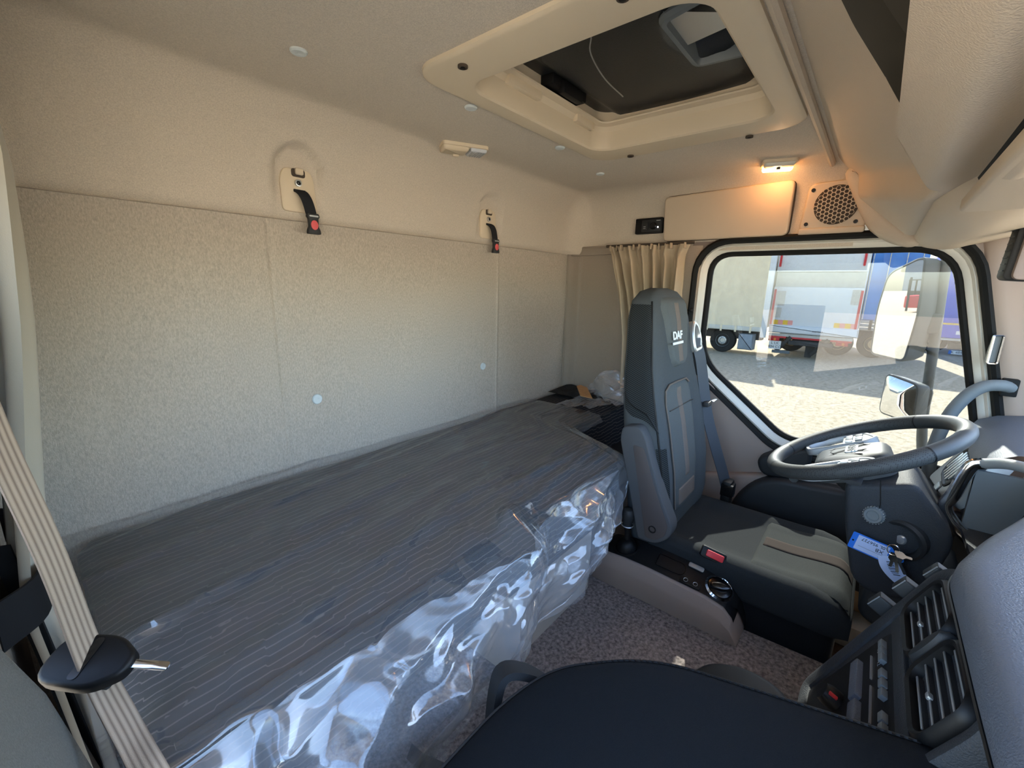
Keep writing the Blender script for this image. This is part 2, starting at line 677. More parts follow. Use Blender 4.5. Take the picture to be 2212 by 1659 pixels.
def interp(x, pts):
    if x <= pts[0][0]:
        return pts[0][1]
    for (a, p), (b, q) in zip(pts, pts[1:]):
        if x <= b:
            return p + (q - p) * (x - a) / (b - a)
    return pts[-1][1]

def bez(pts, n):
    """Catmull-Rom through the points"""
    P = [V3(p) for p in pts]
    P = [P[0] * 2 - P[1]] + P + [P[-1] * 2 - P[-2]]
    out = []
    for i in range(1, len(P) - 2):
        for k in range(n):
            t = k / n
            a, b, c, d = P[i - 1], P[i], P[i + 1], P[i + 2]
            out.append(0.5 * ((2 * b) + (c - a) * t + (2 * a - 5 * b + 4 * c - d) * t * t + (3 * b - a - 3 * c + d) * t ** 3))
    out.append(P[-2])
    return out

# ------------------------------------------------------------------ the cab shell
def weld(o, d=0.0006, ang=50):
    b = bmesh.new()
    b.from_mesh(o.data)
    bmesh.ops.remove_doubles(b, verts=b.verts, dist=d)
    bmesh.ops.recalc_face_normals(b, faces=b.faces)
    for e in b.edges:
        e.smooth = True
    b.to_mesh(o.data)
    b.free()
    o.data.set_sharp_from_angle(angle=math.radians(ang))

X0, X1, YB, ZT = -0.06, 1.965, 1.238, 1.78
MOUNTS = (0.578, 1.319)
HATCH = (0.70, 1.375, 0.235, 0.80)

def shell_pt(x, y, z):
    r = 0.13
    roll = max(0.0, 1 - (z - 1.508) / 0.022)
    q = V3((min(max(x, X0 + r), X1 - r), min(y, YB - r), min(z, ZT - r)))
    d = V3((x, y, z)) - q
    if d.length > 1e-6:
        d = d.normalized() * r
    p = q + d
    if p.y > YB - 0.13:
        wy = sm(YB - 0.13, YB - 0.03, p.y)
        lean = 0.030 * sm(1.48, 1.70, p.z) * wy
        m = 0
        for mx in MOUNTS:
            hw, zt = 0.066, 1.695
            dx = abs(p.x - mx)
            if p.z > zt - hw:
                e = math.hypot(dx, p.z - (zt - hw)) - hw
            else:
                e = dx - hw
            m = max(m, 1 - sm(-0.010, 0.004, e))
        m *= wy
        p.y = lerp(p.y - lean, max(p.y, YB - 0.002), m) + 0.014 * roll ** 2 * wy
    return p

def build_ceiling():
    nx, ny, nz = 190, 60, 40
    mb = MB()
    zs = [lerp(1.508, ZT, j / nz) for j in range(nz + 1)]
    mb.grid(lambda u, v: shell_pt(lerp(X0, X1, u), YB, lerp(1.508, ZT, v)), nx, nz)
    top = MB().grid(lambda u, v: shell_pt(lerp(X0, X1, u), lerp(0.10, YB, v), ZT), nx, ny)
    keep = []
    for f in top.f:
        c = sum((V3(top.v[i]) for i in f), V3()) / 4
        if not (HATCH[0] < c.x < HATCH[1] and HATCH[2] < c.y < HATCH[3]):
            keep.append(f)
    mb.add(top.v, keep)
    mb.grid(lambda u, v: shell_pt(X1, lerp(0.10, YB, u), lerp(1.508, ZT, v)), ny, nz)
    mb.grid(lambda u, v: shell_pt(X0, lerp(0.10, YB, u), lerp(1.508, ZT, v)), ny, nz)
    # turned-in lower edge of the moulded headliner
    mb.grid(lambda u, v: V3((lerp(X0, X1, u), lerp(YB, YB + 0.05, v), 1.508)), nx, 1)
    o = mb.build('ceiling', 'headliner')
    weld(o)
    tag(o, 'moulded beige fabric headliner of the truck cab with hatch opening', kind='structure')
    # steel roof skin above
    r = MB().box((0.95, 0.35, 2.02), (2.2, 2.2, 0.02)).build('ceiling_roof_skin', 'white_paint')
    tag(r, 'outer white roof skin of the cab', kind='structure')

build_ceiling()

def groove(x, c, w, d):
    return d * math.exp(-((x - c) / w) ** 2)

def build_walls():
    # back wall: felt panel with two shallow pressed lines
    mb = MB()
    xs = sorted(set([lerp(-0.08, 1.96, i / 90) for i in range(91)] + [0.497 + k * 0.003 for k in range(-4, 5)] + [1.396 + k * 0.003 for k in range(-4, 5)]))
    def f(u, v):
        x = xs[int(round(u * (len(xs) - 1)))]
        z = lerp(0.30, 1.52, v)
        y = 1.25 + groove(x, 0.497, 0.006, 0.004) - groove(x, 1.396, 0.006, 0.003)
        y -= 0.012 * sm(1.80, 1.95, x) * 0
        y += 0.004 * noise.noise(V3((x * 2.2, z * 2.2, 1.7)))
        return V3((x, y, z))
    mb.grid(f, len(xs) - 1, 24)
    o = mb.build('wall_back', 'wall_fabric')
    tag(o, 'tall grey beige felt rear wall of the cab behind the bunk', kind='structure')
    # rear corner by the driver: vertical joint, then the felt side wall
    mb = MB()
    prof = [(1.925, 1.252), (1.938, 1.244), (1.948, 1.225), (1.948, 1.19), (1.955, 1.175), (1.955, 1.12), (1.952, 0.9), (1.95, 0.63), (1.97, 0.60)]
    pts = bez([(a, b, 0) for a, b in prof], 4)
    mb.loft([[V3((p.x, p.y, z)) for p in pts] for z in (0.0, 0.5, 1.0, 1.53)], caps=False, ring_closed=False)
    mb.tube([(1.927, 1.246, 0.3), (1.927, 1.246, 1.513)], 0.0035, n=6)
    o = mb.build('wall_side', 'side_fabric')
    tag(o, 'felt covered side wall behind the driver window', kind='structure')
    # felt ledge under the headliner along the side
    mb = MB()
    mb.prism(rpoly([(-1.24, 1.50), (-0.66, 1.513), (-0.66, 1.545), (-1.24, 1.545)], 0.004), FS((1.955, 0, 0)), -0.02, 0.012, 0.004)
    o = mb.build('trim_1', 'side_fabric')
    tag(o, 'narrow felt ledge over the side curtain', kind='structure')
    # passenger side: sill, rear pillar and header around the open door
    mb = MB()
    mb.box((-0.085, 1.02, 0.95), (0.05, 0.60, 1.9))
    mb.box((-0.085, 0.2, 1.72), (0.05, 1.9, 0.32))
    mb.box((-0.085, -0.60, 0.95), (0.05, 0.24, 1.9))
    mb.box((-0.085, 0.2, -0.05), (0.05, 1.9, 0.30))
    o = mb.build('wall_passenger', 'side_fabric')
    tag(o, 'felt covered passenger side of the cab around the open door', kind='structure')

build_walls()

def build_outer_skin():
    mb = MB()
    mb.box((2.035, 1.00, 0.85), (0.02, 0.72, 2.34))
    mb.box((2.035, 0.30, 1.80), (0.02, 2.10, 0.50))
    mb.box((0.95, 1.35, 0.85), (2.2, 0.02, 2.34))
    o = mb.build('wall_outer_skin', 'white_paint', smooth=False)
    tag(o, 'white outer steel skin of the cab', kind='structure')

build_outer_skin()

def build_floor():
    prof = [(-0.06, 0.38), (1.16, 0.38), (1.22, 0.378), (1.27, 0.368), (1.31, 0.345), (1.335, 0.30), (1.345, 0.24), (1.35, 0.06)]
    ys = [-0.72, -0.4, -0.1, 0.2, 0.5, 0.8, 1.25]
    mb = MB()
    pts = bez([(a, 0, b) for a, b in prof], 5)
    mb.loft([[V3((p.x + 0.05 * sm(0.1, -0.4, y), y, p.z)) for p in pts] for y in ys], caps=False, ring_closed=False)
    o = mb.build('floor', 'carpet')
    tag(o, 'grey flecked carpet over the engine tunnel', kind='structure')
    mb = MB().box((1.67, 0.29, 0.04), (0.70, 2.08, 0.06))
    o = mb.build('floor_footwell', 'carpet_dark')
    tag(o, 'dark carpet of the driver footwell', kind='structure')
    mb = MB().prism(rpoly([(1.37, -0.30), (1.72, -0.30), (1.72, 0.10), (1.37, 0.22)], 0.03), frame((0, 0, 0), (1, 0, 0), (0, 1, 0)), 0.0705, 0.078, 0.002)
    o = mb.build('floor_board', 'plywood')
    tag(o, 'plywood coloured protective board lying in the driver footwell', 'floor board')
    mb = MB().box((1.90, -0.2, 0.115), (0.14, 0.9, 0.09), 0.012)
    o = mb.build('trim_2', 'white_dirty')
    tag(o, 'scuffed pale door sill beside the driver seat', kind='structure')
    mb = MB().box((0.95, -0.74, 0.55), (2.1, 0.04, 1.1))
    o = mb.build('wall_front', 'dark_plastic')
    tag(o, 'dark bulkhead under the windscreen', kind='structure')

build_floor()

GLASS = rpoly([(-0.207, 0.776), (0.335, 0.776), (0.155, 1.487), (-0.561, 1.487), (-0.561, 1.06)], [0.05, 0.06, 0.10, 0.075, 0.11], 7)

def build_door():
    F = FS((1.97, 0, 0))
    d = thing('door_1', 'driver door with window frame and taupe inner panel', None, (1.97, 0.1, 0.1), kind='structure')
    # inner skin of the door around the window opening
    base = offset(GLASS, 0.060)
    cx, cy = -0.13, 0.95
    L, R, B, T = -0.655, 0.43, 0.02, 1.545
    outer = []
    for x, y in base:
        dx, dy = x - cx, y - cy
        k = min(((R if dx > 0 else L) - cx) / dx if abs(dx) > 1e-6 else 1e9, ((T if dy > 0 else B) - cy) / dy if abs(dy) > 1e-6 else 1e9)
        outer.append((cx + dx * k, cy + dy * k))
    mb = MB()
    ring_plate(mb, base, outer, F, 0.012, 0.006)
    n = len(mb.v)
    # fill the four rectangle corners the rays miss
    mb.add([F @ V3((L, B, 0.004)), F @ V3((R, B, 0.004)), F @ V3((R, 0.72, 0.004)), F @ V3((L, 0.72, 0.004))], [(0, 1, 2, 3)])
    mb.build('inner_skin', 'taupe_plastic', d)
    mb = MB()
    ring_solid(mb, [(-0.002, -0.035), (0.018, -0.035), (0.018, -0.012), (0.006, -0.012), (-0.002, -0.022)], GLASS, F)
    mb.build('glass_seal', 'rubber', d)
    mb = MB()
    ring_solid(mb, [(0.016, -0.03), (0.046, -0.03), (0.046, 0.006), (0.038, 0.012), (0.032, 0.002), (0.024, 0.0), (0.016, -0.008)], GLASS, F)
    mb.build('window_frame', 'cream_metal', d)
    mb = MB()
    ring_solid(mb, [(0.045, -0.02), (0.072, -0.02), (0.070, 0.022), (0.060, 0.034), (0.050, 0.028), (0.045, 0.012)], GLASS, F)
    mb.build('door_seal', 'rubber', d)
    # sculpted taupe panel below the window with an armrest ledge
    mb = MB()
    pan = rpoly([(-0.64, 0.30), (0.40, 0.30), (0.40, 0.70), (-0.20, 0.70), (-0.54, 0.985), (-0.64, 1.02)], [0.03, 0.03, 0.03, 0.08, 0.08, 0.03])
    mb.prism(pan, F, 0.0, 0.030, 0.012, 3)
    mb.prism(rpoly([(-0.60, 0.30), (0.36, 0.30), (0.36, 0.60), (-0.24, 0.625), (-0.60, 0.52)], 0.05), F, 0.02, 0.062, 0.02, 4)
    mb.build('door_card', 'taupe_plastic', d)
    mb = MB()
    mb.prism(rpoly([(-0.37, 0.28), (0.38, 0.28), (0.38, 0.665), (0.02, 0.655), (-0.245, 0.632), (-0.345, 0.50)], [0.04, 0.02, 0.02, 0.1, 0.08, 0.1]), F, 0.05, 0.105, 0.022, 4)
    mb.build('door_pocket', 'dark_plastic', d)
    mb = MB()
    mb.prism(rpoly([(-0.255, 0.625), (-0.10, 0.645), (-0.10, 0.775), (-0.175, 0.765), (-0.28, 0.69)], [0.05, 0.02, 0.02, 0.03, 0.03]), F, 0.02, 0.085, 0.014, 3)
    mb.build('switch_pod', 'dark_plastic', d)
    mb = MB()
    mb.prism(rpoly([(-0.64, 0.06), (0.40, 0.06), (0.40, 0.42), (-0.64, 0.42)], 0.03), F, 0.0, 0.024, 0.01)
    mb.build('kick_panel', 'tan_panel', d)
    g = MB().prism(offset(GLASS, 0.01), F, -0.026, -0.022).build('window_1', 'side_glass', smooth=False)
    tag(g, 'driver side window glass with a tint added to dim the yard', kind='structure')

build_door()

def build_windscreen():
    mb = MB()
    A, B = V3((0.0, -0.70, 1.02)), V3((0.0, -0.36, 1.58))
    mb.grid(lambda u, v: V3((lerp(-0.06, 1.93, u), lerp(A.y, B.y, v) - 0.08 * math.sin(math.pi * u), lerp(A.z, B.z, v))), 20, 4)
    o = mb.build('window_2', 'clear_glass')
    tag(o, 'wide clear windscreen in front of the dashboard', kind='structure')
    # driver front pillar
    mb = MB()
    rear = [(-0.205, 1.60), (-0.215, 1.50), (-0.235, 1.40), (-0.27, 1.27), (-0.30, 1.15), (-0.335, 1.02), (-0.37, 0.88)]
    rings = []
    for y, z in rear:
        yf = lerp(-0.66, -0.34, (z - 0.88) / 0.72)
        rings.append([V3(p) for p in [(1.975, y + 0.006, z), (1.962, y, z), (1.948, y - 0.012, z), (1.94, y - 0.04, z), (1.925, lerp(y, yf, 0.5), z), (1.885, yf, z), (1.90, yf - 0.05, z), (1.98, yf - 0.05, z)]])
    mb.loft(rings)
    o = mb.build('trim_3', 'pillar_plastic', ang=60)
    tag(o, 'smooth beige trim of the windscreen pillar beside the driver', kind='structure')
    # header band over the windscreen
    mb = MB()
    sec = rpoly([(-0.36, 1.535), (-0.13, 1.478), (-0.055, 1.50), (-0.02, 1.66), (-0.42, 1.70)], [0.03, 0.05, 0.03, 0.02, 0.02], 4)
    rings = []
    for x in (-0.06, 0.5, 1.0, 1.05, 1.1, 1.15, 1.2, 1.5, 1.75, 1.90, 1.965):
        k = sm(1.5, 1.95, x)
        k2 = sm(1.0, 1.2, x)
        rings.append([V3((x, y - 0.03 * (1 - k2), z + 0.006 * k + 0.030 * (1 - k2))) for y, z in sec])
    mb.loft(rings)
    o = mb.build('trim_4', 'beige_plastic')
    tag(o, 'beige header band over the windscreen', kind='structure')

build_windscreen()

def build_shelf():
    t = thing('overhead_shelf', 'deep beige overhead storage shelf with a dark lens shaped pocket', 'overhead shelf', (1.0, 0.05, 1.55))
    A, D = V3((0, 0.18, 1.785)), V3((0, -0.095, 1.535))
    nrm = V3((0, 0.664, -0.747))
    TC = [(-0.1, 0.20), (0.4, 0.27), (0.60, 0.37), (0.69, 0.45), (0.78, 0.57), (0.90, 0.705), (1.07, 0.88), (1.2, 0.95)]
    def bul(x, tt):
        e = min(interp(x, TC) - tt, (2.02 - (tt - 0.17) * 1.33 - x) * 0.35)
        b = 0.052 * (1 - sm(-0.05, 0.030, e))
        b *= 1 - sm(0.86, 1.0, tt) ** 2 * 0.9
        b *= 1 - 0.5 * sm(1.80, 1.95, x)
        return b - 0.03 * sm(0.0, 0.02, tt) * 0
    X_ = lambda u: lerp(-0.05, 1.95, u)
    cut = lambda x: min(interp(x, TC) + 0.012, 0.715)
    S_ = lambda x, tt, o=0.0: V3((x, 0, 0)) + A.lerp(D, tt) + nrm * (bul(x, tt) + o)
    mb = MB().grid(lambda u, v: S_(X_(u), cut(X_(u)) * v), 200, 34)
    mb.grid(lambda u, v: S_(X_(u), lerp(0.715, 1.0, v)), 200, 24)
    mb.grid(lambda u, v: S_(lerp(0.90, 1.95, u), lerp(min(interp(lerp(0.90, 1.95, u), TC) + 0.012, 0.715), 0.715, v)), 40, 2)
    pocket = MB().grid(lambda u, v: S_(lerp(-0.05, 0.905, u), lerp(cut(lerp(-0.05, 0.905, u)), 0.715, v), -0.0) - nrm * 0.075 * math.sin(math.pi * v) ** 0.35 * sm(0.905, 0.80, lerp(-0.05, 0.905, u)), 60, 16)
    # rounded lower lip and underside running forward to the header
    n2 = 40
    def lip(u, v):
        x = lerp(-0.05, 1.95, u)
        p = D + nrm * bul(x, 1.0)
        a = v * 1.0
        q = V3((x, p.y - 0.11 * a, p.z + 0.012 * math.sin(a * 3) * 0 - 0.018 * math.sin(min(a, 0.4) / 0.4 * math.pi) + 0.06 * a * a))
        return q
    mb.grid(lip, n2, 10)
    o = mb.build('shelf_shell', 'shelf_plastic', t, ang=50)
    weld(o)
    pocket.build('pocket', 'pocket_dark', t)
    # rolled rear edge next to the hatch
    mb = MB()
    mb.tube([(-0.05, 0.192, 1.775), (1.0, 0.192, 1.775), (1.93, 0.192, 1.772)], 0.010, n=8)
    mb.build('rear_lip', 'shelf_plastic', t)
    # side end of the shelf dropping to the door frame
    mb = MB()
    P = [(0.16, 1.745), (0.09, 1.60), (0.055, 1.545), (0.0, 1.512), (-0.05, 1.496), (-0.085, 1.51), (-0.10, 1.56), (-0.08, 1.70), (0.10, 1.78)]
    pl = rpoly([(-y, z) for y, z in P], 0.025, 3)
    mb.prism(pl, FS((1.95, 0, 0)), -0.02, 0.075, 0.03, 4)
    mb.build('end_cap', 'shelf_plastic', t)
    v = thing('sun_visor', 'beige sun visor folded up under the overhead shelf at the right edge', 'sun visor', (0.7, -0.18, 1.48))
    vis = rpoly([(0.20, -0.32), (1.03, -0.30), (1.075, -0.14), (1.07, -0.078), (0.20, -0.078)], [0.03, 0.05, 0.05, 0.02, 0.03], 5)
    MB().prism(vis[::-1], frame((0, 0, 1.502), (1, 0, 0), (0, -1, 0)) @ Matrix.Diagonal((1, -1, 1, 1)), 0.0, 0.018, 0.006, 3).build('panel', 'beige_plastic', v)
    MB().box((0.72, -0.098, 1.500), (0.16, 0.03, 0.036), 0.012).build('pivot', 'beige_plastic', v)
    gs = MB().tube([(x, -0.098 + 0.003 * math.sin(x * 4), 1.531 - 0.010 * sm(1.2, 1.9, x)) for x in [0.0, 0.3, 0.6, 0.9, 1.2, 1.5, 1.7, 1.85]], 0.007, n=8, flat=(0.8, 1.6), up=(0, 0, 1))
    gs.build('gap_shade', 'rubber', t)  # dark strip added for the shade in the gap below the shelf

build_shelf()

# ------------------------------------------------------------------ roof hatch and ceiling fittings
def build_hatch():
    t = thing('roof_hatch', 'rectangular roof hatch with wide beige frame and black lid', 'roof hatch', (1.03, 0.52, 1.78))
    cx, cy = 1.035, 0.515
    F = frame((cx, cy, 1.78), (1, 0, 0), (0, -1, 0))     # normal points down
    wi, hi, wo, ho = 0.575, 0.49, 0.80, 0.61
    inner = rrect(wi, hi, 0.055, 8)
    outer = rrect(wo, ho, 0.07, 8)
    mb = MB()
    def ringl(pairs):
        rings = [[F @ V3((x, y, h)) for x, y in poly] for poly, h in pairs]
        n = len(inner)
        vs = [p for r in rings for p in r]
        fs = []
        for i in range(len(rings) - 1):
            for k in range(n):
                fs.append((i * n + k, i * n + (k + 1) % n, (i + 1) * n + (k + 1) % n, (i + 1) * n + k))
        mb.add(vs, fs)
    sh = lambda p, d: offset(p, d)
    ringl([(sh(outer, 0.004), -0.006), (sh(outer, 0.002), 0.006), (sh(outer, -0.003), 0.009), (sh(outer, -0.008), 0.010), (sh(inner, 0.016), 0.011), (sh(inner, 0.009), 0.010), (sh(inner, 0.004), 0.006),
           (sh(inner, 0.002), 0.000), (sh(inner, -0.001), -0.040), (sh(inner, -0.010), -0.052), (sh(inner, -0.028), -0.056), (sh(inner, -0.029), -0.060), (sh(inner, -0.010), -0.066), (sh(inner, -0.008), -0.15)])
    mb.build('frame', 'hatch_plastic', t, ang=28)
    # raised pads in the rear wall of the well, either side of the latch
    MB().box((0.93, 0.752, 1.825), (0.13, 0.018, 0.022), 0.006).build('well_pad', 'hatch_plastic', t)
    MB().box((1.215, 0.752, 1.825), (0.10, 0.018, 0.022), 0.006).build('well_pad', 'hatch_plastic', t)
    # black lid
    mb = MB()
    F2 = frame((cx, cy, 1.865), (1, 0, 0), (0, -1, 0))
    def lid(u, v):
        x, y = lerp(-0.31, 0.31, u), lerp(-0.27, 0.27, v)
        z = 0.010 * math.cos(y * 5) - 0.012 * sm(0.02, 0.05, abs(y) - 0.15)
        # moulded handle bowl on the front side
        bx, by = (x + 0.03) / 0.115, (y - 0.165) / 0.075
        d = math.hypot(bx, by)
        z -= 0.034 * (1 - sm(0.55, 1.05, d))
        return F2 @ V3((x, y, z))
    mb.grid(lid, 70, 60)
    mb.build('lid', 'hatch_black', t, ang=50)
    mb = MB()
    mb.box((cx, cy, 1.915), (0.80, 0.70, 0.03))
    mb.build('outer_lid', 'black', t)
    mb = MB()
    mb.box((1.075, 0.735, 1.862), (0.16, 0.05, 0.03), 0.006)
    mb.box((1.075, 0.71, 1.85), (0.09, 0.02, 0.03), 0.005)
    mb.build('latch', 'black', t)
    # grey handle bowl insert with its grip
    mb = MB()
    bowl = rpoly([(-0.13, 0.10), (0.10, 0.10), (0.115, 0.245), (-0.07, 0.245), (-0.16, 0.205)], 0.03)
    ring = [(0.0, 0.012), (-0.006, 0.019), (-0.016, 0.020), (-0.022, 0.006)]
    ring_solid(mb, [(0.0, 0.0)] + ring + [(-0.022, -0.02)], bowl, F2)
    mb.build('handle_bowl', 'mirror_grey', t)
    mb = MB()
    mb.add([F2 @ V3(p) for p in [(-0.14, 0.12, 0.010), (-0.05, 0.232, 0.010), (0.02, 0.232, -0.012), (0.0, 0.12, 0.012)]], [(0, 1, 2, 3)])
    mb.build('bowl_flap', 'silver', t)
    mb = MB()
    mb.tube([F2 @ V3((0.09, 0.11, 0.008)), F2 @ V3((0.10, 0.235, 0.008))], 0.006, n=8)
    mb.build('grip_bar', 'dark_plastic', t)
    # thin bright line across the lid
    pts = bez([F2 @ V3((x, y, 0.017)) for x, y in [(-0.16, -0.02), (-0.10, -0.055), (0.02, -0.085), (0.14, -0.095)]], 6)
    MB().tube(pts, 0.0016, n=5).build('pull_wire', 'silver', t)
    for x, y in ((0.672, 0.700), (1.415, 0.693), (1.435, 0.349), (0.672, 0.36)):
        s = MB().lathe([(0.010, -0.002), (0.010, 0.0025), (0.006, 0.003), (0.006, 0.0022), (0.0, 0.0022)], frame((x, y, 1.768), (1, 0, 0), (0, -1, 0)), 16).build('screw', 'recess_dark', t)
        MB().lathe([(0.0045, -0.002), (0.0045, 0.004), (0.0, 0.0045)], frame((x, y, 1.768), (1, 0, 0), (0, -1, 0)), 10).build('screw_head', 'black', s)

build_hatch()

def build_pucks():
    def puck(fr, r):
        return MB().lathe([(r, -0.003), (r, 0.0015), (r * 0.85, 0.004), (r * 0.3, 0.0052), (r * 0.16, 0.004), (0.0, 0.004)], fr, 24)
    spots = [((0.457, 0.927, 1.779), 'round pale plastic fastener alone on the left of the ceiling'),
             ((0.845, 0.852, 1.779), 'small pale ceiling fastener half hidden by the left hatch frame corner'),
             ((1.238, 0.850, 1.779), 'small pale ceiling fastener between the hatch and the unlit lamp'),
             ((1.60, 0.905, 1.779), 'faintest pale ceiling fastener beyond the far hatch corner')]
    for p, lab in spots:
        o = puck(FC((0, 0, 0)), 0.016).build('ceiling_fastener', 'puck')
        o.location = p
        tag(o, lab, 'fastener', 'round plastic fasteners')
    for p, lab in (((0.589, 1.249, 1.005), 'round white fastener on the felt rear wall, the nearer of two'),
                   ((1.310, 1.249, 1.012), 'round white fastener on the felt rear wall, the farther of two')):
        o = puck(FB((0, 0, 0)), 0.0155).build('wall_fastener', 'puck')
        o.location = p
        tag(o, lab, 'fastener', 'round plastic fasteners')

build_pucks()

def build_lamps():
    for (x, y), on, lab in (((1.052, 1.095), False, 'unlit beige ceiling lamp with clear lens near the rear wall'),
                            ((1.805, 0.335), True, 'small ceiling lamp glowing orange above the beige side locker')):
        t = thing('ceiling_lamp', lab, 'lamp', (x, y, 1.776), 'ceiling lamps')
        d = V3((0.89, -0.46, 0)) if not on else V3((0.30, -0.954, 0))
        F = frame((x, y, 1.776), d, V3((-d.y, d.x, 0)) * -1)
        if F.col[2].z > 0:
            F = frame((x, y, 1.776), d, V3((-d.y, d.x, 0)))
        w, h = (0.15, 0.075) if not on else (0.105, 0.085)
        MB().prism(rrect(w, h, 0.012), F, -0.01, 0.006, 0.003).build('bezel', 'hatch_plastic', t)
        if not on:
            mb = MB()
            mb.prism(rpoly([(-0.072, -0.032), (0.012, -0.032), (0.012, 0.032), (-0.072, 0.032)], 0.01), F, 0.004, 0.018, 0.010, 3)
            mb.build('housing', 'hatch_plastic', t)
            l = MB().prism(rpoly([(0.016, -0.032), (0.07, -0.032), (0.07, 0.032), (0.016, 0.032)], 0.006), F, 0.004, 0.016, 0.006, 3).build('lens', 'lamp_glass_off', t)
            for k in range(6):
                MB().box((0.022 + k * 0.008, 0, 0.0165), (0.002, 0.052, 0.002), M=F).build('lens_rib', 'silver', l)
            MB().prism(rrect(0.022, 0.010, 0.004, cx=-0.02, cy=-0.02), F, 0.016, 0.024, 0.002).build('switch', 'hatch_plastic', t)
        else:
            mb = MB()
            mb.prism(rpoly([(-0.046, -0.005), (0.046, -0.005), (0.046, 0.036), (-0.046, 0.036)], 0.008), F, 0.004, 0.016, 0.008, 3)
            mb.build('housing', 'cream_metal', t)
            MB().prism(rpoly([(-0.046, -0.036), (0.046, -0.036), (0.046, -0.008), (-0.046, -0.008)], 0.006), F, 0.004, 0.022, 0.008, 3).build('lens', 'lamp_glass_on', t)
            MB().prism(rrect(0.012, 0.010, 0.004, cx=0.0, cy=0.004), F, 0.014, 0.022, 0.002).build('switch', 'dark_plastic', t)
            li = bpy.data.lights.new('lamp_bulb', 'POINT')
            li.energy = 0.07
            li.color = (1.0, 0.62, 0.32)
            li.shadow_soft_size = 0.012
            lo = bpy.data.objects.new('lamp_bulb', li)
            COL.objects.link(lo)
            lo.location = F @ V3((0, -0.024, 0.034))
            lo.parent = t
            lo.matrix_parent_inverse = pinv(t)

build_lamps()

def build_mounts():
    labs = ('beige strap anchor with black buckle strap on the rear wall, the nearer one',
            'beige strap anchor with black buckle strap on the rear wall, the one near the corner')
    for mx, lab in zip(MOUNTS, labs):
        y0 = 1.238
        t = thing('strap_anchor', lab, 'strap anchor', (mx, y0, 1.53), 'strap anchors on the rear wall')
        F = FB((mx, y0, 1.588))
        pl = rpoly([(-0.045, -0.058), (0.048, -0.058), (0.043, 0.03), (0.034, 0.050), (-0.036, 0.050), (-0.047, 0.02)], [0.012, 0.012, 0.03, 0.02, 0.02, 0.03], 4)
        MB().prism(pl, F, -0.004, 0.006, 0.003).build('plate', 'hatch_plastic', t)
        mb = MB()
        mb.prism(rrect(0.036, 0.020, 0.006, cx=0.002, cy=0.040), F, 0.005, 0.0068)
        mb.build('latch_recess', 'recess_dark', t)
        MB().prism(rrect(0.021, 0.016, 0.004, cx=0.004, cy=0.044), F, 0.005, 0.013, 0.003).build('latch_tab', 'hatch_plastic', t)
        b = MB().lathe([(0.0085, 0.0), (0.0085, 0.008), (0.006, 0.0085), (0.006, 0.006), (0.0, 0.006)], F @ Matrix.Translation((-0.001, 0.015, 0.004)), 18).build('bolt', 'silver', t)
        MB().lathe([(0.0058, 0.0), (0.0058, 0.0075), (0.0035, 0.008), (0.0, 0.005)], F @ Matrix.Translation((-0.001, 0.015, 0.004)), 6).build('bolt_head', 'black', b)
        MB().prism(rrect(0.032, 0.005, 0.002, cx=0.002, cy=-0.003), F, 0.005, 0.0072).build('slot', 'black', t)
        # hanging strap and buckle
        P = [F @ V3(p) for p in [(0.0, -0.003, 0.004), (0.004, -0.010, 0.018), (0.010, -0.024, 0.024), (0.016, -0.042, 0.024), (0.020, -0.060, 0.024)]]
        P = bez(P, 4)
        MB().ribbon(P, [V3((0.0145, 0, 0.002))] * len(P), 0.0012).build('strap', 'belt_black', t)
        Q = F @ Matrix.Translation((0.024, -0.086, 0.024))
        bp = rpoly([(-0.018, -0.026), (0.018, -0.026), (0.017, -0.016), (0.012, -0.006), (0.013, 0.014), (0.017, 0.018), (0.015, 0.027), (-0.015, 0.027), (-0.017, 0.018), (-0.013, 0.014), (-0.012, -0.006), (-0.017, -0.016)], 0.003, 3)
        bk = MB().prism(bp, Q, -0.006, 0.006, 0.002).build('buckle', 'dark_plastic', t)
        MB().prism([(0.010 * math.cos(a), 0.0125 * math.sin(a) - 0.003) for a in [k * math.pi / 9 for k in range(18)]], Q, 0.004, 0.0082, 0.001).build('red_button', 'red_soft', bk)
        MB().prism(rrect(0.024, 0.004, 0.001, cy=0.020), Q, 0.004, 0.0072).build('buckle_bar', 'silver', bk)

build_mounts()

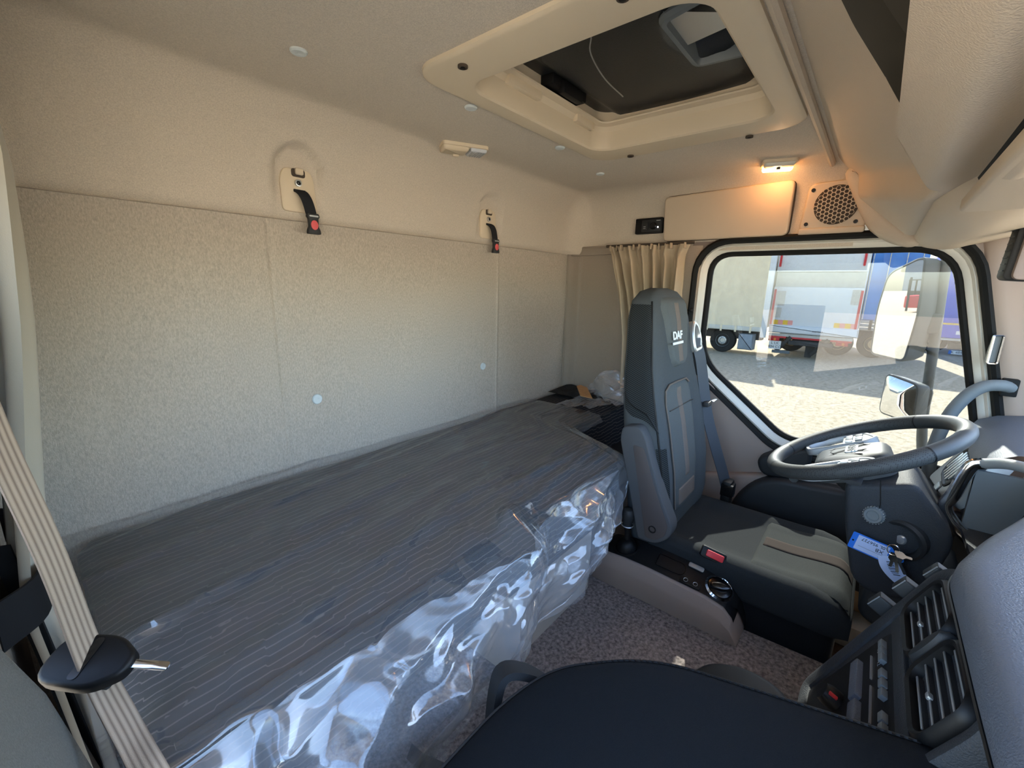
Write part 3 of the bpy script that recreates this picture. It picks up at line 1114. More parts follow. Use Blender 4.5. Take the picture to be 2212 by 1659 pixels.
# ------------------------------------------------------------------ side wall fittings over the door
def build_side_fittings():
    # padded locker lid
    F = frame((1.942, 0.535, 1.645), (0, -1, 0), (-0.14, 0, 1))
    t = thing('side_locker', 'wide beige locker lid over the driver window', 'locker', (1.94, 0.535, 1.56))
    MB().prism(rpoly([(-0.232, -0.093), (0.236, -0.093), (0.240, 0.098), (-0.232, 0.085)], 0.022, 5), F, -0.03, 0.016, 0.007, 4).build('lid', 'beige_plastic', t)
    MB().prism(rpoly([(-0.235, -0.096), (0.239, -0.096), (0.243, 0.101), (-0.235, 0.088)], 0.026, 5), F, -0.05, -0.002, 0.003).build('frame', 'recess_dark', t)
    # black control panel
    F = FS((1.951, 0.840, 1.622))
    t = thing('control_panel', 'small black control panel with rotary knob beside the locker', 'control panel', (1.95, 0.84, 1.59))
    MB().prism(rrect(0.125, 0.066, 0.005), F, -0.012, 0.007, 0.002).build('plate', 'black', t)
    MB().prism(rrect(0.088, 0.050, 0.004, cx=0.012), F, 0.005, 0.0085, 0.001).build('face', 'dark_plastic', t)
    MB().prism(rrect(0.028, 0.036, 0.003, cx=-0.016, cy=-0.002), F, 0.007, 0.013, 0.002).build('rocker', 'dark_plastic', t)
    for k in (-0.004, -0.011):
        MB().prism(rrect(0.011, 0.002, 0.0008, cx=-0.016, cy=k), F, 0.012, 0.0136).build('rocker_mark', 'silver', t)
    MB().lathe([(0.016, 0.0), (0.015, 0.010), (0.012, 0.014), (0.0, 0.014)], F @ Matrix.Translation((0.022, -0.001, 0.006)), 20).build('knob', 'black', t)
    MB().prism(rrect(0.018, 0.003, 0.001, cx=0.044, cy=0.020), F, 0.008, 0.0095).build('mark', 'silver', t)
    MB().lathe([(0.003, 0), (0.003, 0.0015), (0, 0.002)], F @ Matrix.Translation((0.044, -0.008, 0.008)), 10).build('indicator', 'led', t)
    # loudspeaker grille
    F = frame((1.944, 0.175, 1.640), (0, -1, 0), (-0.12, 0, 1))
    t = thing('loudspeaker', 'beige loudspeaker cover with honeycomb grille above the driver door', 'loudspeaker', (1.94, 0.18, 1.56))
    pl = rpoly([(-0.092, -0.078), (0.10, -0.078), (0.10, 0.088), (-0.075, 0.082)], 0.025, 5)
    MB().prism(pl, F, -0.03, 0.012, 0.008, 4).build('cover', 'beige_plastic', t)
    MB().prism(rpoly([(-0.092, -0.088), (0.10, -0.088), (0.10, -0.066), (-0.092, -0.066)], 0.008), F, -0.01, 0.018, 0.005, 3).build('lower_lip', 'beige_plastic', t)
    MB().lathe([(0.064, 0.0), (0.064, 0.0135), (0.0, 0.0135)], F @ Matrix.Translation((0.01, 0.006, 0)), 36).build('cone', 'recess_dark', t)
    mb = MB()
    a = 0.0078
    for i in range(-6, 7):
        for j in range(-6, 7):
            x = a * 1.5 * i
            y = a * math.sqrt(3) * (j + 0.5 * (i % 2))
            if math.hypot(x, y) > 0.060:
                continue
            o1 = [(x + 0.01 + a * math.cos(math.pi / 3 * k), y + 0.006 + a * math.sin(math.pi / 3 * k)) for k in range(6)]
            i1 = [(x + 0.01 + a * 0.80 * math.cos(math.pi / 3 * k), y + 0.006 + a * 0.80 * math.sin(math.pi / 3 * k)) for k in range(6)]
            vs = [F @ V3((*p, 0.0165)) for p in o1] + [F @ V3((*p, 0.0165)) for p in i1] + [F @ V3((*p, 0.0130)) for p in i1]
            fs = [(k, (k + 1) % 6, 6 + (k + 1) % 6, 6 + k) for k in range(6)] + [(6 + k, 6 + (k + 1) % 6, 12 + (k + 1) % 6, 12 + k) for k in range(6)]
            mb.add(vs, fs)
    g = mb.build('grille', 'beige_plastic', t, smooth=False)
    for x, y in ((-0.062, 0.060), (-0.070, -0.052), (0.072, -0.052)):
        s = MB().lathe([(0.0065, 0), (0.0065, 0.0035), (0.0045, 0.004), (0.0, 0.003)], F @ Matrix.Translation((x, y, 0.011)), 12).build('screw', 'black', t)

build_side_fittings()

def curtain(name, m, parent, O, along, out, widths, heights, amp, waves, seed, n=120, rows=34, lean=None):
    """pleated cloth: hangs from O + along*w, folds push in the direction out"""
    along, out = V3(along), V3(out)
    rnd = random.Random(seed)
    ph = [rnd.uniform(0, 6.28) for _ in range(4)]
    def f(u, v):
        a0, a1 = interp(v, [(p, w[0]) for p, w in widths]), interp(v, [(p, w[1]) for p, w in widths])
        z = interp(v, heights)
        s = u * waves * 2 * math.pi
        k = math.sin(s + ph[0] + 0.8 * math.sin(s * 0.37 + ph[1]) + 0.5 * math.sin(v * 3 + ph[2]))
        k += 0.35 * math.sin(s * 1.9 + ph[3] + v * 1.5)
        am = amp * (0.55 + 0.45 * sm(0.0, 0.25, v))
        if v < 0.06:
            k += 0.6 * math.sin(s * 2.0 + ph[1])
        return V3(O) + along * lerp(a0, a1, u) + out * (am * k + (interp(z, lean) if lean else 0)) + V3((0, 0, z))
    g = MB().grid(f, n, rows)
    return g.build(name, m, parent, ang=80)

def build_curtains():
    t = thing('driver_curtain', 'bunched tan pleated curtain behind the driver seat', 'curtain', (1.91, 0.8, 0.5))
    curtain('cloth', 'curtain', t, (1.905, 0, 0), (0, -1, 0), (-1, 0, 0),
            [(0, (-1.005, -0.640)), (0.06, (-0.985, -0.655)), (0.3, (-0.935, -0.655)), (0.6, (-0.90, -0.62)), (1, (-0.89, -0.60))],
            [(0, 1.535), (1, 0.845)], 0.024, 6.5, 3)
    for k in range(13):
        y = 0.995 - k * 0.0285
        MB().box((1.905 + 0.012 * math.sin(k * 2.4), y, 1.528), (0.03, 0.005, 0.024), 0.002).build('pleat_tab', 'curtain', t)
    MB().tube([(1.905, 1.02, 1.538), (1.905, 0.62, 1.538)], 0.006, n=8).build('curtain_rail', 'recess_dark', t)
    MB().lathe([(0.012, 0), (0.012, 0.010), (0.006, 0.014), (0, 0.014)], FS((1.951, 0.618, 1.262)), 14).build('tie_button', 'black', t)
    # passenger side, right beside the camera
    t = thing('passenger_curtain', 'grey beige curtain tied back at the left edge', 'curtain', (0.02, 1.05, 0.4))
    curtain('cloth', 'curtain_grey', t, (0.006, 0, 0), (0, 1, 0), (1, 0, 0),
            [(0, (0.80, 1.20)), (0.12, (0.84, 1.19)), (0.55, (0.86, 1.16)), (0.68, (0.88, 1.14)), (1, (0.80, 1.20))],
            [(0, 1.70), (1, 0.30)], 0.016, 4.2, 11, lean=[(0.3, 0.0), (0.5, -0.008), (0.87, -0.034), (1.03, -0.018), (1.27, 0.010), (1.5, 0.026), (1.7, 0.02)])
    for k in range(10):
        MB().box((0.012 + 0.01 * math.sin(k * 2.2), 0.84 + k * 0.035, 1.60), (0.035, 0.010, 0.05), 0.004).build('pleat_tab', 'curtain_grey', t)
    P = bez([(-0.06, 0.80, 0.905), (-0.018, 0.86, 0.90), (-0.006, 0.98, 0.89), (-0.004, 1.10, 0.885), (-0.012, 1.17, 0.885), (-0.05, 1.20, 0.89)], 6)
    MB().ribbon(P, [V3((0, 0, 0.034))] * len(P), 0.002).build('tie_band', 'belt_black', t)

build_curtains()

# ------------------------------------------------------------------ bunk
def bunk_front(x):
    """front line of the mattress: full width, then cut back behind the driver seat"""
    return lerp(0.565, 0.86, sm(1.24, 1.42, x))

def build_bunk():
    t = thing('bunk_box', 'smooth grey beige storage box under the bunk', 'storage box', (0.92, 0.9, 0.38))
    F = frame((0, 0, 0.38), (1, 0, 0), (0, 1, 0))
    MB().prism(rpoly([(0.70, 0.588), (1.135, 0.588), (1.155, 0.62), (1.155, 1.22), (0.70, 1.22)], [0.03, 0.02, 0.03, 0.01, 0.01]), F, 0.0, 0.220, 0.006).build('body', 'grey_box', t)
    m = thing('mattress', 'dark striped bunk mattress along the rear wall', 'mattress', (0.9, 0.9, 0.60))
    mb = MB()
    rings = []
    nx = 70
    prof = [(0.0, 0.0), (0.0, 0.25), (0.0, 0.75), (0.03, 0.93), (0.09, 1.0), (0.3, 1.02), (0.5, 1.03), (0.7, 1.02), (0.93, 1.0), (0.985, 0.93), (1.0, 0.75), (1.0, 0.0)]
    for i in range(nx + 1):
        x = lerp(0.035, 1.92, i / nx)
        yf, yb = bunk_front(x), 1.243
        e = min(1.0, (x - 0.035) / 0.05)
        h = 0.186 * (0.85 + 0.15 * math.sqrt(max(0.0, 1 - (1 - e) ** 2)))
        rings.append([V3((x, lerp(yf, yb, a), 0.620 + h * b + 0.004 * noise.noise(V3((x * 5, a * 4, 2))))) for a, b in prof])
    mb.loft(rings)
    mb.build('cover', 'mattress', m, ang=60)
    pp = [V3((lerp(0.06, 1.85, k / 60), bunk_front(lerp(0.06, 1.85, k / 60)) + 0.004, 0.796)) for k in range(61)]
    MB().tube(pp, 0.005, n=6).build('piping', 'dark_plastic', m)
    # base board that carries the mattress
    MB().box((0.97, 0.94, 0.610), (1.9, 0.60, 0.018), 0.004).build('base_board', 'dark_plastic', m)

build_bunk()

def ridge(p, d, w):
    return max(0.0, 1 - abs(p) / w) ** 2 * d

def build_film():
    t = thing('plastic_wrap', 'crinkled clear plastic wrap still covering the bunk mattress', 'plastic wrap', (0.8, 0.9, 0.82))
    rnd = random.Random(5)
    # explicit creases: (x0, s0, x1, s1, height, width)   s: 0 wall .. 1 front edge .. 2 hem
    CR = [(0.66, 0.96, 0.70, 1.05, 0.018, 0.05), (0.30, 1.22, 0.68, 1.02, 0.022, 0.045), (0.02, 1.25, 0.36, 1.12, 0.020, 0.05),
          (0.66, 1.02, 0.52, 1.75, 0.026, 0.05), (0.70, 1.04, 0.60, 1.95, 0.022, 0.05), (0.95, 1.25, 1.24, 1.02, 0.016, 0.04),
          (0.70, 1.0, 0.78, 0.75, 0.012, 0.05), (1.24, 0.98, 1.30, 0.62, 0.012, 0.05), (0.45, 1.05, 0.60, 0.90, 0.010, 0.05),
          (0.85, 1.45, 1.05, 1.25, 0.018, 0.05), (0.78, 1.85, 1.10, 1.40, 0.018, 0.06), (0.10, 1.55, 0.30, 1.35, 0.022, 0.06),
          (0.20, 1.95, 0.42, 1.45, 0.026, 0.07), (0.36, 1.6, 0.55, 1.3, 0.022, 0.06), (0.05, 1.10, 0.12, 1.9, 0.02, 0.05),
          (0.14, 1.15, 0.22, 1.45, 0.02, 0.04), (0.22, 1.45, 0.30, 1.18, 0.02, 0.04), (0.9, 1.05, 1.0, 1.9, 0.014, 0.05)]
    for k in range(26):
        x, s = rnd.uniform(0.0, 1.2), rnd.uniform(1.05, 1.95)
        a = rnd.uniform(-1.2, 0.5)
        l = rnd.uniform(0.10, 0.30)
        CR.append((x - l * math.cos(a), s - 3.2 * l * math.sin(a) * 0.6, x + l * math.cos(a), s + 3.2 * l * math.sin(a) * 0.6, rnd.uniform(0.006, 0.016), rnd.uniform(0.035, 0.09)))
    for k in range(30):
        x, s = rnd.uniform(0.0, 1.2), rnd.uniform(1.0, 1.95)
        a = rnd.uniform(-1.3, 1.3)
        l = rnd.uniform(0.04, 0.16)
        CR.append((x - l * math.cos(a), s - 1.9 * l * math.sin(a), x + l * math.cos(a), s + 1.9 * l * math.sin(a), rnd.uniform(0.004, 0.010), rnd.uniform(0.015, 0.04)))
    for k in range(60):
        x, s = rnd.uniform(0.05, 1.5), rnd.uniform(0.03, 0.95)
        l = rnd.uniform(0.08, 0.42)
        CR.append((x - l, s + 0.10 * rnd.uniform(-1, 1), x + l, s + 0.10 * rnd.uniform(-1, 1) - 0.06, rnd.uniform(0.003, 0.009), rnd.uniform(0.012, 0.035)))
    import numpy as np
    NU, NV = 400, 210
    xs_ = np.linspace(0.0, 1.62, NU + 1)[None, :]
    ss_ = np.linspace(0.0, 2.0, NV + 1)[:, None]
    H = np.zeros((NV + 1, NU + 1))
    kk = np.where(ss_ <= 1, 0.68, 0.26)
    smn = lambda a, b, x: (lambda q: q * q * (3 - 2 * q))(np.clip((x - a) / (b - a), 0, 1))
    for x0, s0, x1, s1, d, w in CR:
        # lengths: the top spans 0.68 m per unit s, the front 0.26 m
        ax, ay = xs_ - x0, (ss_ - s0) * kk
        bx, by = x1 - x0, (s1 - s0) * kk
        L2 = bx * bx + by * by + 1e-9
        q = (ax * bx + ay * by) / L2
        dd = np.abs(ax * by - ay * bx) / np.sqrt(L2)
        H += d * np.clip(1 - dd / (w * 1.25), 0, 1) ** 1.15 * smn(-0.15, 0.1, q) * (1 - smn(0.9, 1.15, q))
    def crease(x, s):
        return float(H[int(round(s / 2 * NV)), int(round(x / 1.62 * NU))])
    hem = [(-0.1, 0.50), (0.05, 0.50), (0.3, 0.535), (0.42, 0.55), (0.6, 0.540), (0.75, 0.56), (0.93, 0.588), (1.12, 0.658), (1.215, 0.690), (1.255, 0.76), (1.35, 0.78), (1.7, 0.785)]
    def f(u, v):
        x = lerp(0.0, 1.62, u)
        s = v * 2.0
        yf = bunk_front(x) - 0.012
        n1 = noise.fractal(V3((x * 6, s * 4, 3.1)), 1.0, 2.0, 4)
        n2 = noise.noise(V3((x * 2.0 - s * 1.5, s * 14, 7.7)))
        h = crease(x, s)
        if s <= 1:
            y = lerp(1.238, yf, s)
            edge = math.sqrt(max(0, 1 - ((s - 0.94) / 0.06) ** 2)) if s > 0.94 else 1
            z = 0.813 + 0.004 * math.sin(math.pi * s) - 0.010 * (1 - edge) + h + 0.0025 * abs(n2) + 0.002 * n1
            return V3((x, y - 0.2 * h, max(z, 0.8125)))
        k = s - 1
        zh = interp(x, hem) + 0.012 * noise.noise(V3((x * 9, 5.5, 0)))
        z = lerp(0.803, zh, k)
        bulge = (0.030 * math.sin(math.pi * min(k, 1) * 0.75) + 0.012 * k) * (1 - 0.65 * sm(0.95, 1.2, x))
        h *= 1 - 0.5 * sm(1.05, 1.25, x)
        y = yf - 0.004 - bulge * (0.55 + 0.9 * (0.5 + 0.5 * noise.noise(V3((x * 3.2, 1.1, k))))) - 1.1 * h - 0.002 * n1 * k
        return V3((x + 0.01 * n1 * k, min(y, yf - 0.003), z + 0.3 * h))
    MB().grid(f, NU, NV).build('sheet', 'film', t, ang=70)
    MB().tube([f(k / 120, 1.0) + V3((0, -0.001, 0)) for k in range(0, 98)], 0.0016, n=5).build('hem', 'film_milky', t)
    # added milky sheet behind the front drape, gives it a whitish haze
    def f2(u, v):
        x = lerp(0.02, 1.22, u)
        p = f(min(1.0, x / 1.62), 0.52 + 0.40 * v)
        return V3((x, min(p.y + 0.010 + 0.012 * noise.noise(V3((x * 7, v * 3, 12.0))) + 0.010 * abs(noise.noise(V3((x * 13 - v * 5, v * 6, 2.0)))), bunk_front(x) - 0.006), lerp(0.79, interp(x, hem) - 0.012 + 0.02 * noise.noise(V3((x * 5, 8.0, 1.0))), v)))
    MB().grid(f2, 180, 40).build('haze_layer', 'film_milky', t, ang=70)
    # loose end of the wrap bunched up beside the driver seat
    def g(u, v):
        y = lerp(1.02, 0.72, u) + 0.02 * math.sin(v * 5)
        x = 1.78 + 0.10 * v + 0.03 * math.sin(u * 9 + v * 4)
        z = 0.825 + 0.10 * v + 0.045 * abs(noise.noise(V3((u * 5, v * 5, 9)))) + 0.02 * sm(0.3, 0.8, v) * math.sin(u * 7)
        return V3((x, y, z))
    MB().grid(g, 40, 30).build('loose_end', 'film_milky', t, ang=70)
    def g2(u, v):
        y = lerp(1.05, 0.87, u)
        x = lerp(1.58, 1.82, v) + 0.02 * math.sin(u * 12)
        z = 0.825 + 0.022 * abs(noise.noise(V3((u * 5, v * 5, 4)))) + 0.02 * sm(0.2, 0.9, u) * (1 - sm(0.0, 1, v)) 
        return V3((x, y, z))
    MB().grid(g2, 40, 30).build('bunched_layer', 'film_milky', t, ang=70)
    o = MB().prism([(-0.10, -0.022), (0.07, -0.026), (0.105, 0.0), (0.08, 0.024), (-0.085, 0.03)], frame((1.74, 1.00, 0.868), (0.75, 0.62, 0.05), (-0.6, 0.8, 0.12)), 0, 0.003).build('cardboard_slip', 'cardboard')
    tag(o, 'torn strip of brown cardboard lying on the wrapped bunk end', 'cardboard')
    o = MB().grid(lambda u, v: V3((lerp(1.76, 1.93, u), lerp(1.22, 1.02, v), 0.826 + 0.012 * math.sin(u * 9) * math.sin(v * 7) + 0.01 * u)), 16, 16).build('storage_net', 'netting')
    tag(o, 'crumpled black net in the far corner of the bunk', 'net')

build_film()

# ------------------------------------------------------------------ driver seat
SX = 1.49
BACK = [(0.50, 0.200, 0.42, 0.54), (0.60, 0.215, 0.392, 0.56), (0.75, 0.225, 0.407, 0.575), (0.90, 0.225, 0.437, 0.595), (1.00, 0.216, 0.465, 0.608),
        (1.08, 0.204, 0.487, 0.616), (1.16, 0.186, 0.503, 0.622), (1.25, 0.172, 0.518, 0.630), (1.31, 0.150, 0.534, 0.628), (1.340, 0.108, 0.552, 0.618), (1.352, 0.050, 0.572, 0.602)]
EXP = 0.42

def back_par(z):
    return (interp(z, [(a, b) for a, b, c, d in BACK]), interp(z, [(a, c) for a, b, c, d in BACK]), interp(z, [(a, d) for a, b, c, d in BACK]))

def back_dip(x, z):
    w = back_par(z)[0]
    return 0.030 * (1 - sm(0.45, 0.86, abs(x) / w)) * (1 - sm(0.98, 1.12, z)) * sm(0.5, 0.6, z)

def back_ring(th, z, off=0.0):
    w, yf, yb = back_par(z)
    ym, hd = (yf + yb) / 2, (yb - yf) / 2
    c, s = math.cos(th), math.sin(th)
    x = (w + off) * math.copysign(abs(c) ** EXP, c)
    y = ym + (hd + off) * math.copysign(abs(s) ** EXP, s)
    if s < 0:
        y += back_dip(x, z)
    return V3((SX + x, y, z))

def back_front(x, z, off=0.0):
    w, yf, yb = back_par(z)
    ym, hd = (yf + yb) / 2, (yb - yf) / 2
    p = 2 / EXP
    k = max(0.0, 1 - min(1, abs(x) / w) ** p) ** (1 / p)
    return V3((SX + x, ym - hd * k + back_dip(x, z) - off, z))

def patch(x0, x1, z0, z1, off, rad, nu=20, nv=30, x0b=None, x1b=None):
    """raised panel on the front of the backrest, rounded outline"""
    def f(u, v):
        z = lerp(z0, z1, v)
        a = lerp(x0 if x0b is None else x0b, x0, v)
        b = lerp(x1 if x1b is None else x1b, x1, v)
        du, dv = min(u, 1 - u) * abs(b - a), min(v, 1 - v) * abs(z1 - z0)
        if du < rad and dv < rad:
            e = rad - math.hypot(rad - du, rad - dv)
        else:
            e = min(du, dv)
        x = lerp(a, b, u)
        o = -0.004 + (off + 0.004) * sm(0.0, 0.014, e)
        return back_front(x, z, o)
    return MB().grid(f, nu, nv)

def build_driver_seat():
    t = thing('driver_chair', 'charcoal fabric driver seat with a brown centre stripe', 'seat', (SX, 0.25, 0.07))
    zs = [0.50, 0.53, 0.57, 0.62, 0.68, 0.75, 0.82, 0.90, 0.95, 1.0, 1.04, 1.08, 1.12, 1.16, 1.20, 1.25, 1.28, 1.31, 1.325, 1.34, 1.347, 1.352]
    n = 56
    mb = MB().loft([[back_ring(2 * math.pi * k / n, z) for k in range(n)] for z in zs])
    b = mb.build('backrest', 'seat_fabric', t, ang=70)
    # ribbed side panel towards the camera and its piping
    mb = MB().grid(lambda u, v: back_ring(math.radians(lerp(163, 205, u)), lerp(0.97 - 0.06 * u, 1.30, v), 0.0025), 14, 30)
    mb.build('side_panel', 'seat_twill', b, ang=70)
    mb = MB().grid(lambda u, v: back_ring(math.radians(lerp(196, 226, u)), lerp(0.54, 0.86, v), 0.0025), 14, 30)
    mb.build('bolster_panel', 'seat_twill', b, ang=70)
    MB().tube([back_ring(math.radians(205), z, 0.002) for z in (0.56, 0.62, 0.70, 0.78, 0.86, 0.94, 1.02, 1.10, 1.18, 1.26, 1.31)], 0.003, n=6).build('piping', 'black', b)
    MB().tube([back_ring(math.radians(lerp(163, 207, k / 8)), 1.02 - 0.11 * k / 8, 0.002) for k in range(9)], 0.0025, n=6).build('piping', 'black', b)
    h = patch(-0.125, 0.115, 1.09, 1.325, 0.014, 0.05, x0b=-0.075, x1b=0.055).build('headrest_pad', 'seat_light', t, ang=70)
    patch(-0.045, 0.015, 1.10, 1.318, 0.0165, 0.004, 8, 30).build('headrest_stripe', 'seat_stripe', h, ang=70)
    i = patch(-0.13, 0.13, 0.60, 1.035, 0.010, 0.05, x0b=-0.105, x1b=0.105).build('back_insert', 'seat_light', t, ang=70)
    patch(-0.028, 0.036, 0.70, 1.03, 0.0125, 0.003, 8, 30).build('insert_stripe', 'seat_stripe', i, ang=70)
    patch(-0.10, 0.10, 0.615, 0.695, 0.0125, 0.003, 8, 30).build('insert_band', 'seat_stripe', i, ang=70)
    MB().tube([back_front(lerp(-0.10, 0.12, k / 10), 0.955, 0.011) for k in range(11)], 0.002, n=5).build('insert_seam', 'black', i)
    MB().tube([back_front(lerp(-0.105, -0.125, k / 10) + 0.0, lerp(0.62, 0.98, k / 10), 0.006) for k in range(11)] + [back_front(x, z, 0.006) for x, z in ((-0.112, 1.022), (-0.08, 1.038), (0.0, 1.04), (0.08, 1.038), (0.112, 1.022))], 0.003, n=6).build('insert_piping', 'seat_stripe', i)
    # emblem on the headrest
    p = back_front(-0.045, 1.20, 0.019)
    nr = frame(p, (1, 0, 0), (0, 0.16, 1))
    text('emblem_letters', 'DAF', 0.036, nr, 'emblem_white', h, 0.0008, 0.0012, 1.25)
    MB().prism(rrect(0.094, 0.008, 0.001, cy=-0.024), nr, -0.0005, 0.001).build('emblem_bar', 'emblem_white', h)
    # cushion
    def cush(y):
        fr = sm(-0.02, -0.085, y)
        ztop = 0.548 - 0.045 * fr ** 2 + 0.01 * sm(0.1, -0.02, y)
        return ztop
    rings = []
    n = 44
    for y in [0.46, 0.44, 0.40, 0.32, 0.24, 0.16, 0.08, 0.02, -0.02, -0.045, -0.062, -0.074, -0.080]:
        w = 0.212 - 0.03 * sm(-0.03, -0.085, y)
        zt, zb = cush(y), 0.44
        zm, hd = (zt + zb) / 2, (zt - zb) / 2
        r = []
        for k in range(n):
            c, s = math.cos(2 * math.pi * k / n), math.sin(2 * math.pi * k / n)
            x = w * math.copysign(abs(c) ** 0.42, c)
            z = zm + hd * math.copysign(abs(s) ** 0.42, s)
            if s > 0:
                z += 0.026 * sm(0.5, 0.9, abs(x) / 0.212) * sm(-0.08, 0.05, y)
            r.append(V3((SX + x, y, z)))
        rings.append(r)
    c = MB().loft(rings).build('cushion', 'cushion_fabric_shaded', t, ang=70)
    def cpatch(x0, x1, y0, y1, off, nu=14, nv=22):
        def f(u, v):
            x, y = lerp(x0, x1, u), lerp(y0, y1, v)
            e = min(min(u, 1 - u) * (x1 - x0), min(v, 1 - v) * abs(y1 - y0))
            z = cush(y) + 0.026 * sm(0.5, 0.9, abs(x) / 0.212) * sm(-0.08, 0.05, y) * 0.6
            return V3((SX + x, y - 0.004 * sm(-0.05, -0.07, y), z - 0.003 + (off + 0.003) * sm(0, 0.01, e)))
        return MB().grid(f, nu, nv)
    cp = cpatch(-0.175, 0.16, 0.175, -0.068, 0.010).build('cushion_panel', 'cushion_panel_shaded', c, ang=70)
    cpatch(-0.030, 0.045, 0.170, -0.068, 0.0125, 8, 22).build('cushion_stripe_shaded', 'cushion_stripe_shaded', c, ang=70)
    MB().prism(rpoly([(1.285, -0.055), (1.69, -0.055), (1.69, 0.46), (1.285, 0.46)], 0.04), frame((0, 0, 0), (1, 0, 0), (0, 1, 0)), 0.20, 0.465, 0.01).build('skirt', 'seat_dark', t)
    MB().box((SX, 0.20, 0.145), (0.36, 0.46, 0.15), 0.01).build('base', 'black', t)
    MB().prism(rpoly([(0.45, 0.50), (0.22, 0.47), (0.18, 0.44), (0.46, 0.40)], 0.02), frame((1.262, 0, 0), (0, 1, 0), (0, 0, 1)), -0.012, 0.03, 0.004).build('side_lever', 'dark_plastic', t)
    # folded armrest on the camera side
    F = frame((1.228, 0, 0), (0, -1, 0), (0, 0, 1))
    out = rpoly([(-0.478, 0.560), (-0.420, 0.562), (-0.378, 0.600), (-0.372, 0.640), (-0.425, 0.745), (-0.482, 0.905), (-0.505, 0.935), (-0.560, 0.922), (-0.566, 0.88)], [0.012, 0.02, 0.03, 0.03, 0.05, 0.02, 0.02, 0.015, 0.02], 4)
    a = MB().prism(out, F, -0.048, 0.0, 0.006, 3).build('armrest', 'armrest', t)
    inn = rpoly([(-0.452, 0.575), (-0.42, 0.578), (-0.392, 0.604), (-0.386, 0.640), (-0.435, 0.745), (-0.482, 0.868), (-0.520, 0.872)], 0.01, 3)
    MB().prism(inn, F, -0.01, 0.0022, 0.0015).build('armrest_inlay', 'armrest_inlay', a)
    MB().lathe([(0.012, 0), (0.012, 0.0035), (0.009, 0.0035), (0.008, 0.001), (0, 0.001)], F @ Matrix.Translation((-0.432, 0.612, 0.001)), 18).build('armrest_hole', 'black', a)
    G = frame((1.250, 0.4885, 0.872), (1, 0, 0), (0, 0.32, 1))
    MB().prism(rrect(0.030, 0.095, 0.004), G, -0.004, 0.004, 0.001).build('slot_frame', 'armrest', a)
    MB().prism(rrect(0.020, 0.080, 0.003), G, 0.003, 0.005).build('slot', 'black', a)
    MB().box((0.0, -0.010, 0.006), (0.009, 0.05, 0.006), 0.002, M=G).build('slider', 'silver', a)
    # shoulder belt: guide, webbing, latch plate
    W = frame((1.672, 0.508, 1.178), (0.93, -0.05, 0.1), (0, 0.25, 1))
    go = rpoly([(-0.038, -0.055), (0.028, -0.055), (0.040, 0.0), (0.030, 0.042), (0.0, 0.062), (-0.030, 0.03), (-0.042, -0.02)], 0.015, 4)
    gi = offset(go, -0.015)
    gmb = MB()
    ring_solid(gmb, [(0.0, -0.012), (0.0, 0.010), (-0.004, 0.014), (-0.012, 0.014), (-0.016, 0.006), (-0.016, -0.012)], go, W)
    g = gmb.build('belt_guide', 'silver', t)
    MB().prism(gi, W, -0.014, -0.004).build('guide_slot', 'black', g)
    P = bez([(1.676, 0.505, 1.17), (1.69, 0.482, 1.10), (1.70, 0.462, 1.0), (1.705, 0.435, 0.88), (1.715, 0.395, 0.76), (1.725, 0.355, 0.65), (1.73, 0.325, 0.56)], 5)
    MB().ribbon(P, [V3((0.020, -0.012, 0.004))] * len(P), 0.0015).build('shoulder_belt', 'belt_blue', t)
    lp = MB()
    lp.box((1.705, 0.440, 0.925), (0.052, 0.022, 0.020), 0.006)
    l = lp.build('latch_plate', 'dark_plastic', t)
    MB().box((1.735, 0.425, 0.935), (0.050, 0.012, 0.005), 0.002).build('latch_tongue', 'chrome', l)
    MB().box((1.728, 0.335, 0.575), (0.055, 0.035, 0.12), 0.010).build('belt_anchor', 'black', t)
    MB().box((1.722, 0.332, 0.60), (0.045, 0.045, 0.05), 0.006).build('anchor_wrap', 'black_gloss', t)

build_driver_seat()

